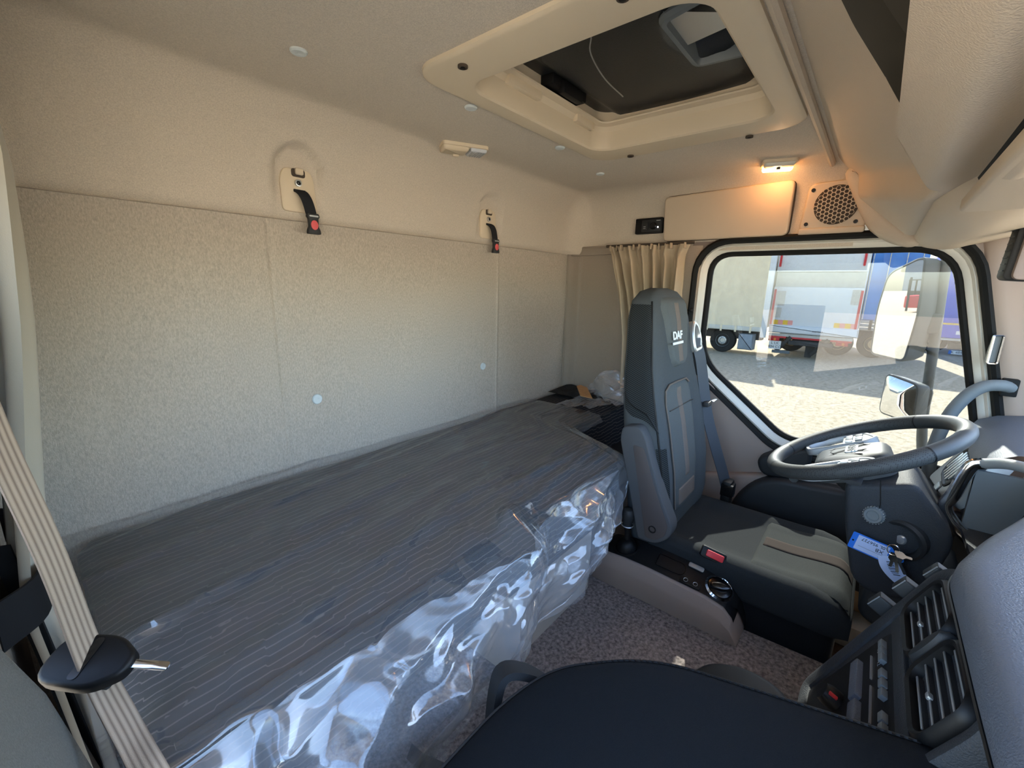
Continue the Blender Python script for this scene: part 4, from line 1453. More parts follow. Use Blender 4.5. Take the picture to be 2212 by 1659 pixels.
def build_console():
    t = thing('gear_console', 'taupe floor console with black top beside the driver seat', 'console', (1.23, 0.4, 0.38))
    ZL = [(0.152, 0.385), (0.160, 0.410), (0.175, 0.447), (0.20, 0.471), (0.25, 0.482), (0.33, 0.486), (0.42, 0.490), (0.50, 0.490), (0.57, 0.484), (0.61, 0.462), (0.64, 0.425)]
    ZR = [(0.152, 0.390), (0.160, 0.424), (0.175, 0.462), (0.20, 0.492), (0.25, 0.512), (0.33, 0.523), (0.42, 0.527), (0.50, 0.524), (0.57, 0.512), (0.61, 0.486), (0.64, 0.445)]
    zsurf = lambda x, y: lerp(interp(y, ZL), interp(y, ZR), (x - 1.197) / 0.088)
    rings = []
    for y in (0.152, 0.156, 0.160, 0.167, 0.175, 0.187, 0.20, 0.225, 0.25, 0.29, 0.33, 0.42, 0.50, 0.54, 0.57, 0.59, 0.61, 0.625, 0.64):
        l, r = interp(y, ZL), interp(y, ZR)
        rings.append([V3(p) for p in [(1.186, y, 0.378), (1.181, y, lerp(0.378, l, 0.62)), (1.183, y, lerp(0.378, l, 0.70)), (1.193, y, l - 0.003), (1.197, y, l), (1.285, y, r), (1.290, y, r - 0.004), (1.297, y, lerp(0.378, r, 0.6)), (1.298, y, 0.378)]])
    MB().loft(rings).build('body', 'taupe_plastic', t, ang=22)
    def inlay(u, v):
        y = lerp(0.170, 0.598, v)
        e = 0.036 * (1 - math.sqrt(max(0.0, 1 - sm(0.88, 1.0, v) ** 2)))
        x = lerp(1.2005 + e, 1.2815 - e * 0.5, u)
        return V3((x, y, zsurf(x, y) + 0.003))
    MB().grid(inlay, 8, 70).build('top_inlay', 'console_black', t)
    MB().grid(lambda u, v: (lambda y, x: V3((x, y - 0.0035, zsurf(x, y) + 0.003)))(lerp(0.153, 0.215, v), lerp(lerp(1.262, 1.2005, v), 1.289, u)), 8, 20).build('nose_cover', 'console_black', t)
    def S(x, y):
        dx = V3((0.01, 0, zsurf(x + 0.01, y) - zsurf(x, y)))
        dy = V3((0, 0.02, zsurf(x, y + 0.01) - zsurf(x, y - 0.01)))
        return frame((x, y, zsurf(x, y) + 0.0032), dx, dy)
    # gear stick
    c = V3((1.240, 0.515, 0.512))
    s = MB().lathe([(0.042, 0.0), (0.040, 0.006), (0.036, 0.003), (0.034, -0.004), (0.030, 0.012), (0.022, 0.024), (0.012, 0.030), (0.0, 0.031)], S(c.x, c.y), 28).build('gaiter_cup', 'black', t)
    st = MB().tube([c + V3((0, 0, 0.015)), c + V3((-0.001, 0.002, 0.05)), c + V3((-0.002, 0.004, 0.072))], [0.010, 0.009, 0.011], n=14).build('gear_stick', 'black', t)
    kf = frame(c + V3((-0.002, 0.004, 0.070)), (1, 0, 0), (0, 1, 0))
    MB().lathe([(0.010, 0), (0.019, 0.003), (0.019, 0.006), (0.013, 0.010), (0.016, 0.022), (0.021, 0.040), (0.021, 0.052), (0.016, 0.062), (0.007, 0.066), (0, 0.0665)], kf, 22).build('gear_knob', 'dark_plastic', st)
    MB().lathe([(0.0195, 0), (0.0205, 0.0015), (0.0195, 0.003)], kf @ Matrix.Translation((0, 0, 0.004)), 22).build('knob_ring', 'silver', st)
    # cover outline, switches and rotary selector
    a = MB()
    ring_solid(a, [(0.0, 0.0), (0.0, 0.0015), (-0.0015, 0.0015), (-0.0015, 0.0)], rpoly([(-0.022, -0.042), (0.022, -0.042), (0.022, 0.045), (-0.022, 0.045)], [0.02, 0.02, 0.006, 0.006]), S(1.240, 0.365))
    a.build('cover_outline', 'black_gloss', t)
    MB().prism(rrect(0.016, 0.045, 0.005), S(1.268, 0.300), 0, 0.006, 0.002).build('switch', 'silver', t)
    MB().prism(rrect(0.020, 0.050, 0.006), S(1.268, 0.300), 0, 0.003, 0.001).build('switch_frame', 'black', t)
    w = MB().prism(rrect(0.026, 0.060, 0.006), S(1.214, 0.298), 0, 0.005, 0.002).build('brake_switch', 'black', t)
    for k in (-0.014, 0.014):
        q = MB()
        q.tube([S(1.214, 0.298) @ V3((0.006 * math.cos(g), k + 0.006 * math.sin(g), 0.0055)) for g in [j * math.pi / 8 for j in range(16)]], 0.0007, n=4, closed=True)
        q.build('switch_symbol', 'silver', w)
    r = MB().lathe([(0.040, -0.004), (0.040, 0.004), (0.035, 0.009), (0.033, 0.007), (0.030, 0.002), (0.0, 0.002)], S(1.244, 0.226), 36).build('selector_ring', 'chrome', t)
    MB().lathe([(0.033, 0.0), (0.031, 0.008), (0.022, 0.010), (0.0, 0.010)], S(1.244, 0.226), 32).build('selector_dial', 'black_gloss', r)
    MB().prism([(0.012 * math.cos(g), 0.029 * math.sin(g)) for g in [j * math.pi / 12 for j in range(24)]], S(1.244, 0.226) @ Matrix.Rotation(0.5, 4, 'Z'), 0.008, 0.020, 0.004).build('selector_grip', 'black_gloss', r)
    b = thing('belt_buckle', 'red and black seat belt buckle between console and driver seat', 'seat belt buckle', (1.296, 0.285, 0.53))
    B = frame((1.288, 0.262, 0.566), (0.25, -0.93, -0.25), (0.45, 0.0, 0.9))
    MB().prism(rrect(0.070, 0.034, 0.006), B, -0.016, 0.004, 0.003).build('housing', 'black', b)
    MB().prism(rrect(0.050, 0.020, 0.004, cx=0.004), B, 0.003, 0.010, 0.003).build('release_button', 'red', b)

build_console()

# ------------------------------------------------------------------ passenger seat, folded flat
def build_passenger_seat():
    t = thing('passenger_chair', 'black passenger seat folded flat in the foreground', 'seat', (0.3, 0.1, 0.38))
    F = frame((0.0, 0.345, 0.742), (-1, 0, 0), (0, -1, 0.27))
    out = rpoly([(-0.585, 0.66), (-0.585, 0.0), (-0.02, 0.0), (-0.02, 0.66)][::-1], 0.03)
    out = rpoly([(-0.02, 0.0), (-0.02, 0.64), (-0.60, 0.64), (-0.592, 0.16), (-0.50, 0.03), (-0.40, 0.0)], [0.03, 0.05, 0.05, 0.16, 0.06, 0.05], 8)
    if sum((out[i - 1][0] * p[1] - p[0] * out[i - 1][1]) for i, p in enumerate(out)) < 0:
        out = out[::-1]
    rings = []
    for d, h in [(-0.03, -0.13), (0.0, -0.10), (0.0, -0.018), (-0.004, -0.008), (-0.012, -0.002), (-0.025, 0.002)]:
        rings.append([F @ V3((*p, h)) for p in offset(out, d)])
    last = offset(out, -0.025)
    mx, my = sum(p[0] for p in last) / len(last), sum(p[1] for p in last) / len(last)
    for k, h in [(0.85, 0.006), (0.65, 0.010), (0.4, 0.013), (0.15, 0.014)]:
        rings.append([F @ V3((lerp(mx, p[0], k), lerp(my, p[1], k), h)) for p in last])
    b = MB().loft(rings).build('folded_backrest', 'slab_fabric', t, ang=55)
    edge = offset(out, -0.006)
    MB().tube([F @ V3((*p, -0.0045)) for p in edge], 0.0022, n=5, closed=True).build('seam', 'black', b)
    # tiny stitches along the far edge of the seam
    mb = MB()
    far = [p for p in offset(out, -0.010) if p[0] < -0.52]
    for a, c in zip(far, far[1:]):
        L = math.hypot(c[0] - a[0], c[1] - a[1])
        k = max(1, int(L / 0.007))
        for j in range(k):
            q = [lerp(a[i], c[i], (j + 0.5) / k) for i in (0, 1)]
            mb.box(F @ V3((q[0], q[1], -0.001)), (0.0014, 0.0035, 0.0012))
    st = mb.build('stitching', 'black', b, smooth=False)
    st['kind'] = 'stuff'
    # hard plastic back plate showing past the cushion
    MB().prism(rpoly([(-0.58, 0.36), (-0.66, 0.335), (-0.690, 0.28), (-0.680, 0.215), (-0.58, 0.17), (-0.45, 0.20), (-0.45, 0.36)], 0.03), F, -0.095, -0.050, 0.012, 3).build('back_plate', 'black', t)
    # hinge bracket at the rear corner
    mb = MB()
    pth = bez([(0.395, 0.36, 0.60), (0.425, 0.375, 0.70), (0.445, 0.372, 0.735), (0.485, 0.352, 0.715), (0.53, 0.33, 0.665)], 5)
    mb.ribbon(pth, [V3((-0.010, -0.016, 0.006))] * len(pth), 0.006)
    mb.build('hinge_bracket', 'dark_plastic', t)
    MB().prism(rpoly([(0.05, -0.30), (0.56, -0.30), (0.56, 0.33), (0.05, 0.33)], 0.05), frame((0, 0, 0), (1, 0, 0), (0, 1, 0)), 0.44, 0.60, 0.02).build('seat_cushion', 'slab_fabric', t)
    MB().box((0.30, 0.0, 0.405), (0.40, 0.5, 0.05), 0.01).build('base', 'black', t)
    P = bez([(0.275, 0.52, 0.385), (0.272, 0.50, 0.44), (0.29, 0.44, 0.52), (0.30, 0.36, 0.56)], 5)
    o = MB().ribbon([(0.415, 0.60, 0.40), (0.405, 0.545, 0.43), (0.392, 0.48, 0.485), (0.375, 0.40, 0.55)], [V3((0.013, 0.008, 0))] * 4, 0.002).build('release_strap', 'belt_black', t)

build_passenger_seat()

def build_left_foreground():
    # belt webbing of the passenger seat
    t = thing('passenger_belt', 'tan seat belt with black latch plate hanging at the left', 'seat belt', (0.03, 0.70, 0.5))
    P = bez([(-0.040, 0.78, 1.42), (-0.028, 0.75, 1.29), (-0.017, 0.72, 1.167), (0.0, 0.67, 1.043), (0.0112, 0.62, 0.923), (0.024, 0.55, 0.889 - 0.02), (0.033, 0.485, 0.845), (0.045, 0.43, 0.79), (0.06, 0.38, 0.74)], 8)
    mb = MB().ribbon(P, [V3((0.0105, 0.0185, 0.008))] * len(P), 0.0010)
    b = mb.build('webbing', 'belt_tan', t, ang=30)
    uv = b.data.uv_layers.new(name='UVMap')
    for poly in b.data.polygons:
        for li in poly.loop_indices:
            k = b.data.loops[li].vertex_index % 4
            uv.data[li].uv = (0.0 if k in (0, 3) else 1.0, 0.0)
    L = frame((0.0105, 0.62, 0.925), (0.64, -0.76, -0.06), (0.70, 0.58, 0.35))
    body = rpoly([(-0.045, -0.026), (0.020, -0.030), (0.046, -0.012), (0.046, 0.010), (0.018, 0.028), (-0.045, 0.026)], [0.022, 0.02, 0.008, 0.008, 0.02, 0.022], 5)
    p = MB().prism(body, L, -0.007, 0.007, 0.005, 3).build('latch_plate', 'black', t)
    MB().prism(rrect(0.010, 0.044, 0.004, cx=-0.002), L, 0.006, 0.0078).build('belt_slot', 'black_gloss', p)
    MB().prism(rrect(0.046, 0.009, 0.003, cx=0.064), L, -0.0012, 0.0012, 0.0004).build('steel_tongue', 'chrome', p)
    MB().box((0.012, -0.012, -0.020), (0.026, 0.018, 0.026), 0.004, M=L).build('stop_block', 'dark_plastic', p)
    # dark lower strap running to the floor
    P = bez([(-0.045, 0.90, 0.975), (-0.030, 0.90, 0.80), (-0.018, 0.90, 0.64), (-0.004, 0.90, 0.46)], 6)
    o = MB().ribbon(P, [V3((0.010, -0.010, 0.002))] * len(P), 0.0012).build('pillar_strap', 'belt_black')
    tag(o, 'thin black strap hanging in front of the left curtain', 'strap')
    # woven pillar trim at the bottom left corner
    rings = []
    for z, bx in [(1.25, -0.10), (1.08, -0.066), (0.997, -0.046), (0.925, -0.026), (0.86, -0.016), (0.807, -0.008), (0.70, 0.006), (0.58, 0.014), (0.40, 0.018)]:
        r = [V3((bx * y / 0.6 - 0.012 * (0.6 - y) / 0.3, y, z)) for y in (0.30, 0.36, 0.42, 0.48, 0.54, 0.58, 0.60)]
        r += [V3((bx - 0.004, 0.612, z)), V3((bx - 0.014, 0.620, z)), V3((bx - 0.05, 0.63, z))]
        rings.append(r)
    o = MB().loft(rings, caps=False, ring_closed=False).build('trim_5', 'pillar_weave', ang=70)
    tag(o, 'woven grey pillar trim at the lower left corner', kind='structure')

build_left_foreground()

# ------------------------------------------------------------------ steering wheel and column
WC = V3((1.48, -0.024, 0.938))
TILT = math.radians(26)
WF = frame(WC, (-1, 0, 0), (0, -math.cos(TILT), math.sin(TILT)))

def perf_material():
    m = mat('perforated', (52, 54, 54), 0.6, spec=0.35)
    nt = m.node_tree
    p = nt.nodes['Principled BSDF']
    tc = nt.nodes.new('ShaderNodeTexCoord')
    v = nt.nodes.new('ShaderNodeTexVoronoi')
    v.inputs['Scale'].default_value = 260
    v.inputs['Randomness'].default_value = 0.1
    nt.links.new(tc.outputs['Object'], v.inputs['Vector'])
    r = ramp(nt, v.outputs['Distance'], [(0.18, rgb(16, 16, 16)), (0.34, rgb(60, 62, 62))])
    nt.links.new(r.outputs[0], p.inputs['Base Color'])

perf_material()
mat('wheel_leather', (58, 61, 62), 0.5, spec=0.45, bump=0.2, bscale=700)

def build_wheel():
    t = thing('steering_wheel', 'large dark leather steering wheel with silver button spokes', 'steering wheel', tuple(WC))
    R, r = 0.212, 0.0192
    def arc(a0, a1, rad, n=40):
        return [WF @ V3((R * math.cos(math.radians(lerp(a0, a1, k / n))), R * math.sin(math.radians(lerp(a0, a1, k / n))), 0)) for k in range(n + 1)]
    up = WF.col[2].to_3d()
    for a0, a1, m, nm in ((38, 142, 'wheel_leather', 'rim_top'), (-64, 38, 'perforated', 'rim_grip'), (142, 244, 'perforated', 'rim_grip'), (244, 296, 'wheel_leather', 'rim_bottom')):
        MB().tube(arc(a0, a1, r), r, n=16, caps=False, up=up).build(nm, m, t, ang=80)
    for a in (38, 142, 244, -64):
        MB().tube(arc(a - 0.5, a + 0.5, r, 2), r + 0.0004, n=16, caps=False, up=up).build('rim_joint', 'black', t, ang=80)
    # airbag pad
    pad = rpoly([(-0.062, -0.115), (0.062, -0.115), (0.088, -0.03), (0.066, 0.060), (-0.066, 0.060), (-0.088, -0.03)], 0.03, 5)
    rings = [[WF @ V3((*p, h)) for p in offset(pad, d)] for d, h in [(0.0, -0.07), (0.0, -0.026), (-0.006, -0.016), (-0.016, -0.010), (-0.035, -0.006), (-0.055, -0.004)]]
    h = MB().loft(rings).build('airbag_pad', 'wheel_leather', t, ang=50)
    MB().prism(rrect(0.064, 0.030, 0.005, cy=-0.020), WF, -0.0052, -0.0018, 0.001).build('emblem_plate', 'silver', h)
    text('emblem_letters', 'DAF', 0.026, WF @ Matrix.Translation((0, -0.020, -0.001)), 'dark_plastic', h, 0.0006, 0.0006, 1.3)
    ln = MB()
    ln.tube([WF @ V3(p) for p in [(-0.055, 0.005, -0.0065), (-0.03, -0.055, -0.0055), (0, -0.07, -0.005), (0.03, -0.055, -0.0055), (0.055, 0.005, -0.0065)]], 0.0012, n=5)
    ln.build('pad_crease', 'black', h)
    for s in (1, -1):
        lo = [(s * u, v) for u, v in [(0.080, -0.140), (0.135, -0.152), (0.180, -0.108), (0.192, -0.045), (0.180, 0.012), (0.110, 0.040), (0.078, 0.010)]]
        if s < 0:
            lo = lo[::-1]
        lo = rpoly(lo, 0.018, 4)
        mb = MB()
        ring_solid(mb, [(0.0, -0.026), (0.0, -0.012), (-0.004, -0.007), (-0.010, -0.008), (-0.013, -0.014), (-0.013, -0.026)], lo, WF)
        sp = mb.build('spoke_frame', 'satin_silver', t, ang=50)
        bp = [(s * u, v) for u, v in [(0.088, -0.050), (0.176, -0.050), (0.176, 0.004), (0.112, 0.028), (0.088, 0.006)]]
        if s < 0:
            bp = bp[::-1]
        MB().prism(rpoly(bp, 0.008, 3), WF, -0.026, -0.010, 0.002).build('button_plate', 'satin_silver', sp)
        for i in range(3):
            for j in range(2):
                MB().box((s * (0.106 + 0.024 * i), -0.033 + 0.024 * j, -0.008), (0.019, 0.018, 0.007), 0.003, M=WF).build('wheel_button', 'mirror_grey' if (i + j) % 2 else 'silver', sp)
        MB().tube([WF @ V3((s * u, v, -0.020)) for u, v in [(0.14, -0.146), (0.152, -0.150)]], 0.012, n=8).build('lower_bridge', 'wheel_leather', sp)
        br = MB()
        br.tube([WF @ V3((s * u, v, -0.034)) for u, v in [(0.07, -0.02), (0.13, -0.015), (0.20, -0.02)]], 0.010, n=10, flat=(0.6, 1.8))
        br.build('spoke_core', 'dark_plastic', sp)
    MB().tube([WF @ V3((0, -0.02, -0.065)), WF @ V3((0, -0.02, -0.11))], [0.075, 0.055], n=24).build('hub_collar', 'dark_plastic', t)

build_wheel()

def build_column():
    t = thing('steering_column', 'bulky black steering column shroud under the wheel', 'steering column', (1.48, -0.1, 0.58))
    F = frame((0, 0, 0), (0, -1, 0), (0, 0, 1))
    prof = rpoly([(0.060, 0.600), (0.120, 0.572), (0.205, 0.615), (0.215, 0.700), (0.228, 0.760), (0.222, 0.800), (0.168, 0.868), (0.140, 0.905), (0.09, 0.885), (0.008, 0.862), (0.022, 0.76)], [0.05, 0.04, 0.04, 0.02, 0.02, 0.03, 0.04, 0.04, 0.05, 0.015, 0.05], 4)
    MB().prism(prof, F @ Matrix.Translation((0, 0, -1.60)), 0.0, 0.235, 0.014, 4).build('shroud', 'dark_grain', t, ang=45)
    MB().tube([(1.3655, -0.075, 0.893), (1.3635, -0.085, 0.83), (1.364, -0.082, 0.79)], 0.0012, n=5).build('cowl_joint', 'black', t)
    # ribbed adjuster knob
    K = frame((1.365, -0.079, 0.800), (0.2, -0.98, 0), (0, 0, 1))
    K = frame((1.365, -0.079, 0.800), (-0.25, -0.97, 0.0), (0.12, -0.03, 1))
    k = MB().lathe([(0.021, -0.006), (0.021, 0.016), (0.018, 0.020), (0.013, 0.020), (0.012, 0.018), (0.0, 0.018)], K, 28).build('adjuster_knob', 'mirror_grey', t)
    for i in range(22):
        a = 2 * math.pi * i / 22
        MB().box((0.0213 * math.cos(a), 0.0213 * math.sin(a), 0.007), (0.0022, 0.0022, 0.016), M=K).build('knob_rib', 'silver', k)
    # ignition socket
    I = frame((1.366, -0.135, 0.752), (-0.35, -0.93, 0.12), (0.0, 0.1, 1))
    rg = MB().lathe([(0.052, -0.05), (0.052, 0.004), (0.046, 0.010), (0.038, 0.006), (0.034, -0.012), (0.0, -0.014)], I, 32).build('ignition_socket', 'dark_plastic', t)
    MB().lathe([(0.014, -0.014), (0.013, 0.0), (0.010, 0.003), (0.0, 0.003)], I, 18).build('lock_cylinder', 'silver', rg)
    # lower knee panel
    MB().prism(rpoly([(0.085, 0.50), (0.26, 0.42), (0.28, 0.66), (0.10, 0.64)], 0.03), F @ Matrix.Translation((0, 0, -1.62)), 0.0, 0.24, 0.012, 3).build('knee_panel', 'dark_plastic', t)
    # bunch of keys with two tags
    c = I @ V3((0, -0.004, 0.032))
    r = thing('key_ring', 'bunch of keys hanging from the ignition lock', 'keys', tuple(c))
    ring = [c + V3((-0.008 + 0.004 * math.sin(a), 0.012 * math.cos(a), 0.012 * math.sin(a) - 0.010)) for a in [j * math.pi / 8 for j in range(16)]]
    MB().tube(ring, 0.0012, n=6, closed=True).build('split_ring', 'chrome', r)
    for i, (dy, dz, l) in enumerate(((-0.030, -0.050, 0.050), (-0.014, -0.055, 0.046), (0.006, -0.050, 0.036), (-0.022, 0.004, 0.034))):
        d = V3((-0.01, dy, dz)).normalized()
        o = c + V3((-0.010, -0.004, -0.016))
        w = d.cross(V3((1, 0, 0))).normalized()
        q = frame(o, w, d)
        ky = MB().prism(rpoly([(-0.008, 0.0), (0.008, 0.0), (0.009, 0.016), (0.003, 0.022), (0.003, l), (-0.003, l), (-0.003, 0.022), (-0.009, 0.016)], 0.002, 2), q, -0.001, 0.001).build('key', 'chrome' if i else 'dark_plastic', r)
    T = frame((1.337, -0.083, 0.722), (0, 0.985, 0.17), (0, 0.16, -0.985))
    g = thing('key_tag', 'blue key tag with a white handwritten label', 'key tag', (1.337, -0.083, 0.71))
    MB().prism(rpoly([(-0.036, -0.023), (0.042, -0.023), (0.042, 0.023), (-0.036, 0.023), (-0.050, 0.008), (-0.066, 0.004), (-0.066, -0.004), (-0.050, -0.008)], 0.003, 2), T, -0.0008, 0.0008).build('tag_body', 'tag_blue', g)
    MB().prism(rrect(0.064, 0.040, 0.001, cx=-0.002), T, 0.0006, 0.0014).build('tag_label', 'tag_white', g)
    MB().prism([(0.0365 + 0.0022 * math.cos(a), 0.0022 * math.sin(a)) for a in [j * math.pi / 6 for j in range(12)]], T, 0.0006, 0.0015).build('tag_hole', 'black', g)
    text('tag_writing', 'XB', 0.013, T @ Matrix.Translation((-0.018, 0.000, 0.0016)), 'ink', g, 0.0002)
    text('tag_writing', '0L 956727', 0.0112, T @ Matrix.Translation((-0.002, -0.0125, 0.0016)), 'ink', g, 0.0002)
    MB().box((-0.004, 0.0085, 0.0015), (0.055, 0.0005, 0.0003), M=T).build('tag_line', 'ink', g)
    MB().box((-0.026, 0.0165, 0.0015), (0.012, 0.0008, 0.0003), M=T).build('tag_line', 'ink', g)
    # curled white barcode slip
    def slip(u, v):
        a = lerp(-0.9, 0.55, v)
        base = V3((1.338, -0.128, 0.700))
        return base + V3((-0.01 * math.cos(a * 2), -0.012 + 0.040 * u - 0.050 * v + 0.016 * math.sin(v * 3.1), 0.03 - 0.075 * v - 0.010 * u))
    p = thing('barcode_slip', 'curled white barcode slip hanging with the keys', 'paper tag', (1.338, -0.13, 0.66))
    MB().grid(slip, 8, 20).build('paper', 'tag_white', p)
    for i in range(9):
        v0 = 0.30 + i * 0.045
        MB().grid(lambda u, v: slip(lerp(0.30, 0.62, u), lerp(v0, v0 + 0.022 - 0.008 * (i % 2), v)) + V3((-0.0007, 0.0003, 0)), 4, 1).build('barcode_bar', 'ink', p)

build_column()

# ------------------------------------------------------------------ dashboard
def build_dash():
    t = thing('dashboard', 'dark grained dashboard with wrap round centre stack', 'dashboard', (1.0, -0.4, 0.5))
    # padded top
    FZ = frame((0, 0, 0), (1, 0, 0), (0, 1, 0))
    pad = rpoly([(-0.04, -0.72), (1.36, -0.72), (1.34, -0.36), (1.06, -0.245), (0.93, -0.188), (0.80, -0.142), (0.56, -0.142), (-0.04, -0.150)], [0.02, 0.02, 0.05, 0.05, 0.04, 0.03, 0.03, 0.02], 5)
    rings = [[V3((x, y, z)) for x, y in offset(pad, d)] for d, z in [(-0.02, 0.93), (0.0, 0.945), (0.006, 0.962), (0.004, 0.980), (-0.006, 0.994), (-0.022, 1.001), (-0.06, 1.006), (-0.10, 1.008)]]
    MB().loft(rings).build('top_pad', 'dash_pad', t, ang=60)
    MB().tube([V3((x, y, 0.957)) for x, y in offset(pad, 0.0062)], 0.0018, n=5, closed=True).build('pad_joint', 'black', t)
    # passenger fascia
    rings = []
    for x in (-0.04, 0.2, 0.4, 0.52, 0.565):
        k = sm(0.45, 0.565, x)
        rings.append([V3((x, y - 0.02 * k, z)) for y, z in [(-0.60, 0.95), (-0.152, 0.95), (-0.20, 0.93), (-0.31, 0.90), (-0.33, 0.68), (-0.36, 0.50), (-0.60, 0.45)]])
    MB().loft(rings).build('passenger_fascia', 'dark_grain', t, ang=60)
    # centre stack: sloping plate, frame, vents, keys
    S = frame((0.73, -0.060, 0.735), (-1, 0, 0), (0, -0.40, 0.917))
    plate = rpoly([(-0.172, -0.14), (0.172, -0.14), (0.172, 0.240), (-0.13, 0.240), (-0.172, 0.205)], [0.03, 0.02, 0.05, 0.04, 0.03], 6)
    MB().prism(plate, S, -0.12, -0.006, 0.010, 3).build('stack_body', 'dark_grain', t, ang=45)
    mb = MB()
    ring_solid(mb, [(0.002, -0.03), (0.004, -0.004), (0.0, 0.002), (-0.010, 0.003), (-0.020, -0.002), (-0.022, -0.010), (-0.02, -0.03)], plate, S)
    mb.build('stack_frame', 'dark_grain', t, ang=45)
    MB().prism(rpoly([(-0.135, 0.098), (0.150, 0.098), (0.150, 0.120), (-0.135, 0.120)], 0.006), S, -0.01, 0.001, 0.002).build('stack_ledge', 'dark_grain', t)
    MB().prism(rpoly([(-0.140, -0.12), (0.150, -0.12), (0.150, 0.094), (-0.120, 0.094)], 0.012), S, -0.012, -0.003, 0.002).build('radio_panel', 'black', t)
    for cx, nb in ((-0.072, 0), (0.078, 7)):
        vo = rrect(0.124, 0.086, 0.024, 6, cx=cx, cy=0.172)
        mb = MB()
        ring_solid(mb, [(0.004, -0.02), (0.005, 0.002), (0.0, 0.008), (-0.005, 0.006), (-0.007, -0.02)], vo, S)
        v = mb.build('air_vent', 'black', t, ang=45)
        MB().prism(vo, S, -0.05, -0.035).build('vent_back', 'black', v)
        for k in range(5):
            y = 0.142 + k * 0.0155
            w = 0.112 - (0.022 if k in (0, 4) else 0)
            MB().box((cx, y, -0.012), (w, 0.0026, 0.026), 0.001, M=S).build('vent_slat', 'dark_plastic', v)
            MB().box((cx, y, 0.0015), (w, 0.0026, 0.0016), 0.0006, M=S).build('slat_edge', 'silver', v)
        for k in range(nb):
            MB().box((cx - 0.045 + k * 0.015, 0.172, -0.022), (0.002, 0.078, 0.016), M=S).build('vent_blade', 'mirror_grey', v)
        MB().box((cx + 0.004, 0.158, 0.002), (0.010, 0.006, 0.006), 0.002, M=S).build('vent_tab', 'silver', v)
    d = MB().lathe([(0.030, -0.01), (0.030, 0.004), (0.024, 0.012), (0.0, 0.014)], S @ Matrix.Translation((0.003, 0.172, 0)) @ Matrix.Diagonal((0.32, 1.15, 1, 1)), 24).build('centre_dial', 'dark_plastic', t)
    for x0 in (0.822, 0.805, 0.788, 0.752, 0.731, 0.710, 0.665, 0.645, 0.625):
        MB().box((0.73 - x0, 0.079, 0.001), (0.0165, 0.0085, 0.008), 0.0008, M=S).build('stack_key', 'mirror_grey', t)
    for x0, w in ((0.795, 0.055), (0.715, 0.075), (0.62, 0.06)):
        MB().box((0.73 - x0, 0.050, -0.002), (w, 0.0018, 0.003), M=S).build('slot_line', 'silver', t)
    for x0, w in ((0.785, 0.085), (0.675, 0.12)):
        MB().prism(rrect(w, 0.018, 0.003, cx=0.73 - x0, cy=0.020), S, -0.006, 0.006, 0.002).build('tray_lid', 'dash_pad', t)
    for x0, tx in ((0.823, '70'), (0.792, '12'), (0.640, 'P'), ):
        text('key_symbol', tx, 0.010, S @ Matrix.Translation((0.73 - x0, 0.066, -0.0022)), 'silver', t, 0.0003)
    K = S @ Matrix.Translation((-0.045, -0.030, 0.0))
    k = MB().lathe([(0.017, -0.006), (0.017, 0.012), (0.014, 0.020), (0.0, 0.021)], K, 20).build('heater_knob', 'black', t)
    MB().box((0.010, 0.013, 0.010), (0.006, 0.004, 0.012), 0.001, M=K).build('knob_mark', 'red', k)
    # rocker switches standing on the driver side of the stack
    for i, (y, z) in enumerate(((-0.078, 0.835), (-0.104, 0.880), (-0.136, 0.922))):
        R = frame((0.930, y - 0.008, z - 0.020), (-1, 0, 0), (0, -0.5, 0.86))
        w = MB().prism(rpoly([(-0.012, -0.015), (0.010, -0.015), (0.010, 0.015), (-0.012, 0.015)], 0.004), R, -0.03, 0.010, 0.003).build('rocker_switch', 'dark_plastic', t)
        MB().box((0.008, 0.0, 0.0105), (0.0015, 0.026, 0.0015), M=R).build('rocker_edge', 'silver', w)
    # switch bank behind the pad edge
    for i in range(9):
        a = i / 8
        MB().box((lerp(0.84, 1.04, a), lerp(-0.162, -0.238, a), 0.952), (0.014, 0.026, 0.03), 0.003).build('switch_cap', 'black' if i % 2 else 'satin_silver', t)
    MB().prism(rpoly([(0.81, -0.60), (1.10, -0.60), (1.10, -0.25), (0.90, -0.17), (0.82, -0.15)], 0.02), FZ, 0.60, 0.945, 0.01).build('stack_side', 'dark_plastic', t)
    # driver section with the instrument opening
    prof = [(-0.42, 0.45), (-0.31, 0.58), (-0.27, 0.72), (-0.245, 0.79), (-0.240, 0.93), (-0.262, 0.972), (-0.30, 0.992), (-0.36, 1.003), (-0.72, 1.015), (-0.72, 0.5)]
    mb = MB()
    xs = [0.98, 1.02, 1.46, 1.70, 1.93]
    rings = []
    for x in xs:
        k = sm(1.40, 1.93, x)
        rings.append([V3((x, y - 0.035 * k, z + 0.0 * k)) for y, z in prof])
    n = len(prof)
    g = MB().loft(rings, caps=False)
    keep = []
    for f in g.f:
        c = sum((V3(g.v[i]) for i in f), V3()) / len(f)
        if len(f) == 4 and 1.00 < c.x < 1.45 and c.z > 0.79 and c.y > -0.36:
            continue
        keep.append(f)
    MB().add(g.v, keep).build('driver_section', 'dash_pad', t, ang=40)
    b = MB().box((1.24, -0.365, 0.88), (0.46, 0.02, 0.25), M=None).build('instrument_back', 'black', t)
    MB().prism(rrect(0.40, 0.15, 0.02), frame((1.235, -0.335, 0.868), (-1, 0, 0), (0, -0.25, 0.97)), -0.004, 0.004, 0.002).build('instrument_screen', 'black_gloss', b)
    MB().box((1.24, -0.32, 0.784), (0.46, 0.15, 0.012)).build('instrument_floor', 'dark_grain', t)
